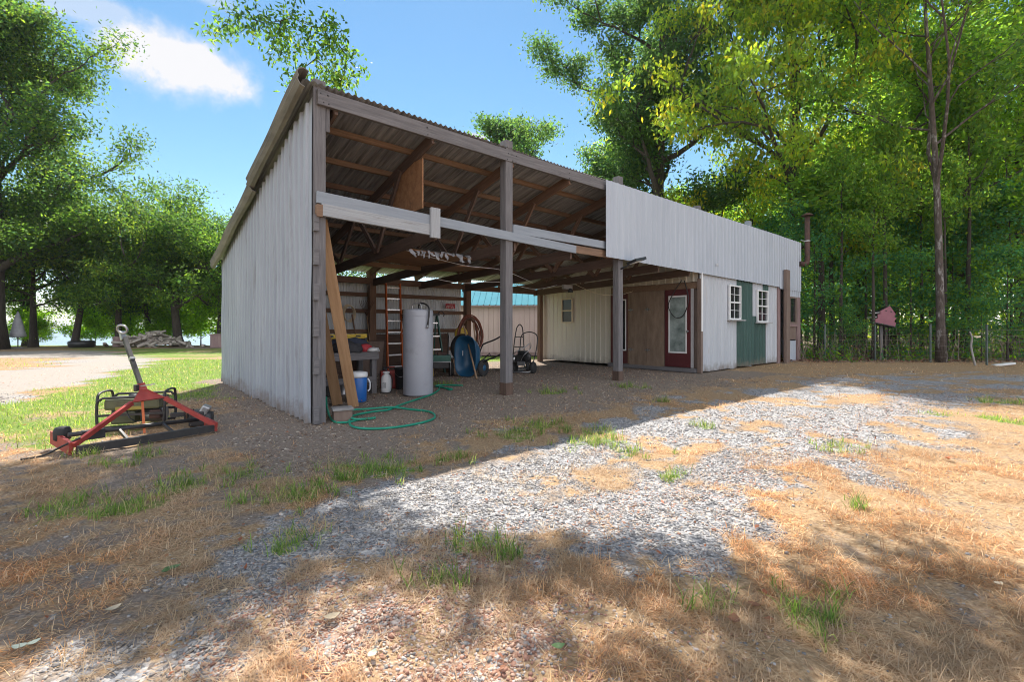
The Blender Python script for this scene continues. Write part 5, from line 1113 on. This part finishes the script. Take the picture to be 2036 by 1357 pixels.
for i, (x, y, s, lb) in enumerate(((-22.4, 30.6, .9, 'bright bush behind the left end of the log heap'), (-19.0, 30.2, 1.25, 'large bright bush right of the forked tree'), (-17.4, 29.4, .95, 'bright bush next to the dull brown bin'), (-26.6, 29.8, .6, 'low bright bush left of the black tub'), (-28.8, 28.4, .55, 'sparse low bush beside the slim trunk'), (-21.2, 31.8, 1.1, 'tall bright bush behind the log heap'), (-25.4, 30.8, .7, 'low bush behind the black tub'), (-15.8, 31, 1.2, 'bush behind the bin against the shed wall'), (-27.6, 30.6, .9, 'bright bush between the slim trunk and the black tub'), (-30.2, 29.2, .8, 'bush left of the closed umbrella'), (-23.4, 32.2, 1.2, 'tall bush on the bank behind the straight trunk'))):
    again(b1, (x, y), i * 1.3, s, lb)
# behind the shed
w, e = grow(41, 16.8, .35, 9, 4.2, 11, rise=.5, sub=5)
tree('shade_tree', (-.5, 36), 0, w, foliage(41, e, 16000, .26, .42, DARKG), BARK, 'distant round topped tree showing above the middle of the roof')
w, e = grow(42, 25, .45, 5.0, 5.7, 20, lean=(.5, 0), rise=.35, taper_low=.75, sub=6)
tree('tall_oak', (7.6, 25), 0, w, foliage(42, e, 100000, .20, .38, DARKG + [(.05, .085, .03)]), BARK, 'tall blue green oak right behind the shed roof')
w, e = grow(43, 17.5, .34, 4.2, 7.4, 15, lean=(-.4, -.8), rise=.3, droop=.25, taper_low=.7, sub=6)
tree('hickory', (12.6, 21.0), 0, w, foliage(43, e, 42000, .22, .36, YELG, droop=.8, aspect=.48), BARK, 'yellow green drooping tree behind the right end of the shed')
w, e = grow(44, 20, .28, 6.5, 6.0, 14, lean=(2.2, 0), rise=.35, sub=6)
tree('forest_tree', (16.2, 22.3), 0, w, foliage(44, e, 28000, .21, .40, MIDG), BARK, 'dark leaning trunked tree between stove pipe and birdhouse')
w, e = grow(45, 17, .125, 7.0, 5.2, 13, lean=(-.25, .3), fork=2, rise=.45, sub=5)
tree('forest_tree', (14.35, 15.6), 0, w, foliage(45, e, 26000, .18, .38, MIDG), PALEBARK, 'slim tree with mottled pale bark forking above the wire fence')
# the wood beyond: repeats of three kinds
WG = 'trees of the wood on the right'
w, e = grow(51, 17, .20, 3.5, 4.6, 15, rise=.35, taper_low=.6, sub=5)
f1 = tree('forest_tree', (20.5, 25), 0, w, foliage(51, e, 24000, .23, .44, MIDG + YELG + LAKEG), BARK, 'wood tree')
w, e = grow(52, 14, .15, 2.2, 3.9, 14, lean=(.5, .2), rise=.35, taper_low=.5, sub=5)
f2 = tree('forest_tree', (18.6, 19.2), 0, w, foliage(52, e, 18000, .21, .42, MIDG + LAKEG), BARK, 'wood tree')
w, e = grow(53, 20, .24, 6, 5.2, 14, rise=.4, taper_low=.6, sub=5)
f3 = tree('forest_tree', (24, 22), 0, w, foliage(53, e, 26000, .23, .44, MIDG + LAKEG), BARK, 'wood tree')
WOOD = [(20.5, 25, f1, 1), (18.6, 19.2, f2, 1), (24, 22, f3, 1), (15.6, 29, f1, .62), (19, 33, f3, .6), (27, 30, f1, .85), (12.0, 33, f2, .75), (24, 38, f1, .7), (30, 33, f3, .9), (33, 26, f1, 1), (28, 20, f2, 1), (17.2, 39, f3, .62), (8.5, 36, f1, .9), (25.5, 43, f3, .8), (36, 38, f1, 1), (32, 45, f3, 1), (14, 46, f3, .7), (29, 24.5, f2, 1), (23.2, 17.5, f2, 1)]
wl_ = ['dense tree standing deep behind the birdhouse', 'young leafy tree at the right edge behind the fence', 'tall dark tree at the far right edge of the wood', 'low tree behind the stove pipe, inner wood', 'low tree deep in the wood left of the birdhouse', 'bushy tree deep in the wood behind the crooked stick', 'young tree behind the closed room of the shed', 'pale green tree in the depth of the wood over the birdhouse', 'dark tree in the depth of the wood at the right edge', 'light tree past the right edge of the fence', 'young tree behind the fence at the right border', 'dark low tree in the depth behind the leaning trunk', 'light tree behind the tall oak', 'far dark tree in the middle of the wood', 'far light tree at the right of the wood', 'far dark tree in the right of the wood', 'far dark tree behind the yellow green one', 'thin tree in the second row at right', 'thin tree close to the fence at the right edge']
for i, ((x, y, src, sc_), lb) in enumerate(zip(WOOD, wl_)):
    if i < 3: src['label'] = lb; src['group'] = WG; continue
    o = again(src, (x, y), i * 1.7, sc_, lb); o['group'] = WG
# bare trunks and saplings of the wood edge
SG = 'saplings at the wood edge'
w, e = grow(61, 6.0, .045, .7, 1.9, 14, rise=.25, taper_low=.35, sub=4, flat=.5)
q1 = tree('sapling', (12.0, 17.6), 0, w, foliage(61, e, 5000, .15, .26, TEALG + MIDG[:2], flat=.4), BARK, 'sapling', 'sapling', SG, 'foliage', 'stem')
w, e = grow(62, 4.0, .035, .4, 1.8, 12, rise=.15, taper_low=.3, sub=4)
q2 = tree('sapling', (14.6, 17.4), 0, w, foliage(62, e, 3400, .13, .26, TEALG + MIDG[:3], flat=.35), BARK, 'sapling', 'sapling', SG, 'foliage', 'stem')
SP = [(11.4, 17.6, 1.0, q1, 'leafy sapling touching the right end of the shed'), (14.7, 17.2, 1.0, q2, 'bluish layered sapling just right of the birdhouse'), (13.6, 20, 1.05, q2, 'low sapling straight behind the birdhouse'), (17.2, 16.2, 1.0, q2, 'bluish sapling at the right edge behind the fence'), (17.6, 18.6, .95, q1, 'taller sapling at the right edge of the wood'), (15.8, 19.6, 1.0, q1, 'taller sapling behind the mottled trunk'), (18.6, 17.4, 1.1, q1, 'sapling cut by the right border'), (11.6, 21, 1.0, q1, 'sapling behind the stove pipe'), (16.8, 21.5, 1.05, q1, 'sapling deep behind the fence post'), (14.6, 22.2, 1.1, q1, 'sapling deep behind the bluish one'), (19.8, 20.5, 1.2, q1, 'sapling deep in the wood at right'), (12.8, 23.5, 1.15, q1, 'sapling in the shade left of the birdhouse'), (16.0, 15.9, .55, q2, 'small low sapling beside the thin metal fence post'), (12.0, 16.9, .5, q2, 'small low sapling at the left end of the fence')]
for i, (x, y, s, src, lb) in enumerate(SP):
    if src.get('used'): o = again(src, (x, y), i * 2.2, s, lb)
    else: src['used'] = 1; src['label'] = lb; src.location = (x, y, gz(x, y) - .05)
for s_ in (q1, q2): del s_['used']
for o in bpy.data.objects:
    if 'used' in o.keys(): del o['used']
TG = 'bare trunks inside the wood'; tr0 = None; rr = random.Random(9)
for i, (x, y, r, h, lb) in enumerate(((13.3, 19.4, .12, 7, 'thin bare trunk left of the birdhouse'), (14.1, 18.6, .05, 4, 'thin pale pole trunk right of the birdhouse post'), (15.2, 20.5, .08, 6, 'bare trunk behind the middle of the fence'), (16.6, 18.9, .07, 7, 'bare thin trunk right of the mottled tree'), (12.2, 18.4, .16, 6, 'stout bare trunk beside the right end of the shed'), (18.2, 19.6, .10, 8, 'bare trunk toward the right edge'), (17.2, 23, .12, 9, 'bare trunk deep behind the fence'), (14.8, 24, .11, 9, 'bare trunk deep between mottled tree and birdhouse'), (11.9, 16.9, .07, 6, 'dark thin trunk at the near end of the fence by the shed'), (13.6, 17.0, .08, 7, 'dark thin trunk behind the fence between birdhouse and mottled tree'), (15.6, 16.8, .06, 6, 'dark thin trunk behind the crooked stick'), (16.9, 17.3, .09, 8, 'dark thin trunk near the right border behind the fence'), (12.7, 16.4, .05, 5, 'very thin dark stem just left of the birdhouse'))):
    if tr0 is None:
        w, e = grow(71, 9, .11, 5, 1.4, 7, rise=.5, sub=3); o = tr0 = tree('thin_tree', (x, y), 0, w, foliage(71, e, 2500, .2, .3, MIDG), BARK, lb, 'tree', TG)
    else: o = again(tr0, (x, y), i * 2.0, 1, lb)
    s = r / .11; o.scale = (s if s > .6 else .6, s if s > .6 else .6, h / 7)
# undergrowth and leaf mould below the fence
rg = np.random.default_rng(77)
n = 16000; x = rg.uniform(9.5, 26, n); y = 15.7 + rg.gamma(1.6, 1.8, n); P = np.stack([x, y, ground_z(x, y) + rg.gamma(1.3, .20, n)], 1)
keep = rg.random(n) < np.clip((fbm(x, y, .9, 31.) - .36) * 5, 0, 1); P = P[keep]; n = len(P)
lc = leafcards(P, 1., rg.uniform(.08, .16, n), rg.uniform(.05, .09, n), pick(rg, TEALG + MIDG + LAKEG + [(.14, .085, .05)], n), rg, np.array([0, 0, .8]))
tag(quads_mesh('undergrowth', *lc, LEAF), 'low green undergrowth along the foot of the wood', 'undergrowth', kind='stuff')
n = 14000; x = rg.uniform(8.5, 34, n); y = 15.3 + rg.gamma(1.5, 3.0, n); P = np.stack([x, y, ground_z(x, y) + rg.uniform(.005, .05, n)], 1)
ax = np.stack([rg.normal(0, 1, n), rg.normal(0, 1, n), rg.normal(0, .3, n)], 1)
lc = leafcards(P, .4, rg.uniform(.07, .15, n), rg.uniform(.04, .08, n), pick(rg, [(.16, .09, .055), (.11, .065, .045), (.24, .15, .10), (.30, .22, .17)], n), rg, np.array([0, 0, 1.]), ax)
tag(quads_mesh('forest_litter', *lc, BLADE), 'brown leaf mould on the floor of the wood', 'leaf litter', kind='stuff')
n = 900; x = rg.uniform(9.8, 24, n); y = 15.9 + rg.gamma(1.5, 1.3, n); P = np.stack([x, y, ground_z(x, y)], 1)
st_ = blades(P, rg.uniform(0, 6.283, n), rg.uniform(.9, 1.55, n), rg.uniform(.4, 1.5, n), rg.uniform(.010, .022, n), rg.uniform(-.3, .5, n), pick(rg, [(.12, .085, .065), (.18, .14, .11), (.09, .065, .05), (.25, .21, .17)], n))
tag(quads_mesh('brush_stems', *st_, BLADE), 'thin bare brown stems tangled along the wire fence', 'brush', kind='stuff')
# far wood that reads as one mass
n = 70000; a = rg.uniform(-.15, 1.05, n); d = rg.uniform(50, 75, n); x = d * np.sin(a); y = d * np.cos(a); hmax = 8 + 5 * fbm(x, y, .12, 3.); z = rg.random(n) ** .8 * hmax
P = np.stack([x, y, ground_z(x, y) + z], 1) + rg.normal(0, .6, (n, 3)); keep = fbm(x + z * .7, y + z, .35, 2.) > .40; P = P[keep]; n = len(P)
lc = leafcards(P, 1., rg.uniform(.35, .65, n), rg.uniform(.22, .4, n), pick(rg, MIDG + YELG, n), rg, np.array([0, 0, .6]))
tag(quads_mesh('far_wood', *lc, LEAF), 'far wood closing the view behind the right hand trees', 'wood', kind='stuff')
# the oak overhead: its trunk stands behind the camera, its limbs reach over the yard
rg = np.random.default_rng(5); w = MB(); ends = []
base = np.array([-5.2, -3.0, 0.]); fk = np.array([-5.0, -1.6, 6.5])
w.tube(spline([Vector(base), Vector((-5.1, -2.6, 3)), Vector(fk)], 4), [.42, .38, .36, .34, .33, .32, .31, .30, .30], 12)
tips = [(-3.6, 8.7, 8.6), (-6.5, 9.5, 10), (-1.2, 9.6, 10.2), (1.5, 8.6, 9.8), (3.6, 9.6, 10.8), (-8.5, 7.5, 9.5), (0.2, 6.6, 8.6), (4.8, 7.4, 10.2), (-4.6, 6.4, 9.0)]
for tx in tips:
    tx = np.array(tx); m_ = (fk + tx) / 2 + np.array([0, 0, 1.5]); pts = spline([Vector(fk), Vector(fk * .6 + m_ * .4 + np.array([0, 0, .4])), Vector(m_), Vector(m_ * .4 + tx * .6 + np.array([0, 0, .5])), Vector(tx)], 4)
    w.tube(pts, [max(.015, .16 * (1 - i / len(pts)) ** 1.1) for i in range(len(pts))], 8, cap=False)
    for j in range(16):
        s = pts[int(len(pts) * rg.uniform(.5, .98))]; dv = rg.normal(0, 1, 3) * np.array([1, .9, .35]); dv = unit(dv) * rg.uniform(.6, 1.9); t_ = np.array(s) + dv
        w.tube([s, Vector(np.array(s) + dv * .5 + np.array([0, 0, .08])), Vector(t_)], [.02, .012, .005], 5, cap=False)
        ends += [t_, np.array(s) + dv * .6]
SHADE = [(760, 1090), (1300, 1110), (480, 1240), (1080, 1230), (1300, 1330), (50, 960), (150, 965), (250, 965), (100, 1025), (340, 1020), (210, 1035), (400, 1010), (480, 1045), (550, 1060), (30, 1110), (140, 1130), (430, 1090), (620, 1030), (-40, 1020), (300, 1150), (180, 1190), (60, 1240), (380, 1200), (1160, 1100), (1760, 1110), (1870, 1180), (1900, 1300), (1600, 1340), (900, 1110), (560, 1010), (300, 1000), (200, 1080), (420, 960), (100, 1000), (350, 1090), (60, 1180), (250, 1180), (500, 1150), (1400, 1180), (1500, 1290), (20, 1060), (1650, 1200), (1010, 1130)]
S1 = []; SS = np.array(SUN_DIR) / SUN_DIR.z
for i, (a, b) in enumerate(SHADE):
    g_ = np.array(G(a, b)); hh = (1.5 + .735 * g_[1]) / .4634 + .75 + .5 * rg.random(); c_ = g_ + SS * hh; k_ = 4
    near_ = min((np.array(x_) for x_ in ends), key=lambda v: np.linalg.norm(v - c_))
    w.tube([Vector(near_), Vector((near_ + c_) / 2 + np.array([0, 0, .2])), Vector(c_)], [.022, .014, .006], 5, cap=False)
    dd = np.hypot(g_[0], g_[1]); nl_ = int(40 * dd ** 1.5 * rg.uniform(.7, 1.4)); S1.append(c_ + rg.normal(0, 1, (nl_, 3)) * np.array([.115, .055, .04]) * dd)
P_ = np.concatenate(S1); n = len(P_); print('oak leaves', n)
sp_t = [(-5.15, 9.2, 6.75), (-4.8, 9.0, 6.9), (-4.35, 9.0, 6.3), (-4.0, 9.1, 6.55), (-3.75, 8.9, 6.15), (-3.6, 9.0, 6.5), (-4.15, 8.8, 5.75), (-3.9, 8.9, 5.6), (-3.3, 8.9, 6.45), (-3.15, 9.0, 6.2), (-3.45, 8.8, 5.7), (-3.75, 8.9, 5.25), (-4.5, 9.0, 6.75), (-5.6, 9.1, 6.95), (-5.85, 9.1, 6.75), (-3.55, 9.1, 5.95), (-4.6, 8.9, 6.45), (-4.25, 9.0, 7.0), (-3.5, 9.0, 6.95), (-3.9, 9.1, 6.9), (-3.2, 9.0, 5.85), (-5.3, 9.1, 7.1)]
sp_t = [(a * .97 - .12, b, c + .16) for a, b, c in sp_t]; src_ = np.array([-4.0, 8.8, 8.4]); E2 = []; done = [src_]
sp_t.sort(key=lambda v: np.linalg.norm(np.array(v) - src_))
for tx in sp_t:
    tx = np.array(tx); a_ = min(done, key=lambda v: np.linalg.norm(v - tx)); m_ = (a_ + tx) / 2 + rg.normal(0, .04, 3); w.tube([Vector(a_), Vector(m_), Vector(tx)], [.010, .007, .004], 5, cap=False); done += [m_, tx]; E2 += [tx, tx + rg.normal(0, .12, 3), tx + rg.normal(0, .12, 3), m_ * .5 + tx * .5 + rg.normal(0, .07, 3), m_]
E2 = np.array(E2)
p1 = leafcards(P_, 1., rg.uniform(.09, .17, n), rg.uniform(.05, .085, n), pick(rg, MIDG + DARKG, n), rg, np.array([0, 0, .8]))
p2 = foliage(92, E2, 2300, .11, .11, MIDG + DARKG, aspect=.45, flat=1, droop=.3)
t = empty('overhanging_oak', base, 0, 'oak whose leafy branch hangs into the top of the view above the shed', 'tree')
o1 = w.build('trunk', BARK, t, fix=False); o2 = quads_mesh('crown', *join([p1, p2]), LEAF, t)
for o in (o1, o2): o.location = (-base[0], -base[1], -base[2])

# ------------------------------------------------------------------ the summer haze over the lake
HM = bpy.data.materials.new('haze_air'); HM.use_nodes = True; ht = HM.node_tree; ht.nodes.clear()
ho = N(ht, 'ShaderNodeOutputMaterial'); hv = N(ht, 'ShaderNodeVolumePrincipled'); hv.inputs['Color'].default_value = (.90, .93, 1, 1); hv.inputs['Density'].default_value = .0002; hv.inputs['Anisotropy'].default_value = .2
L(ht, hv.outputs[0], ho.inputs['Volume'])
hz = MB().box((0, 1500, 14), (10400, 8000, 56)).build('haze', HM); tag(hz, kind='stuff')
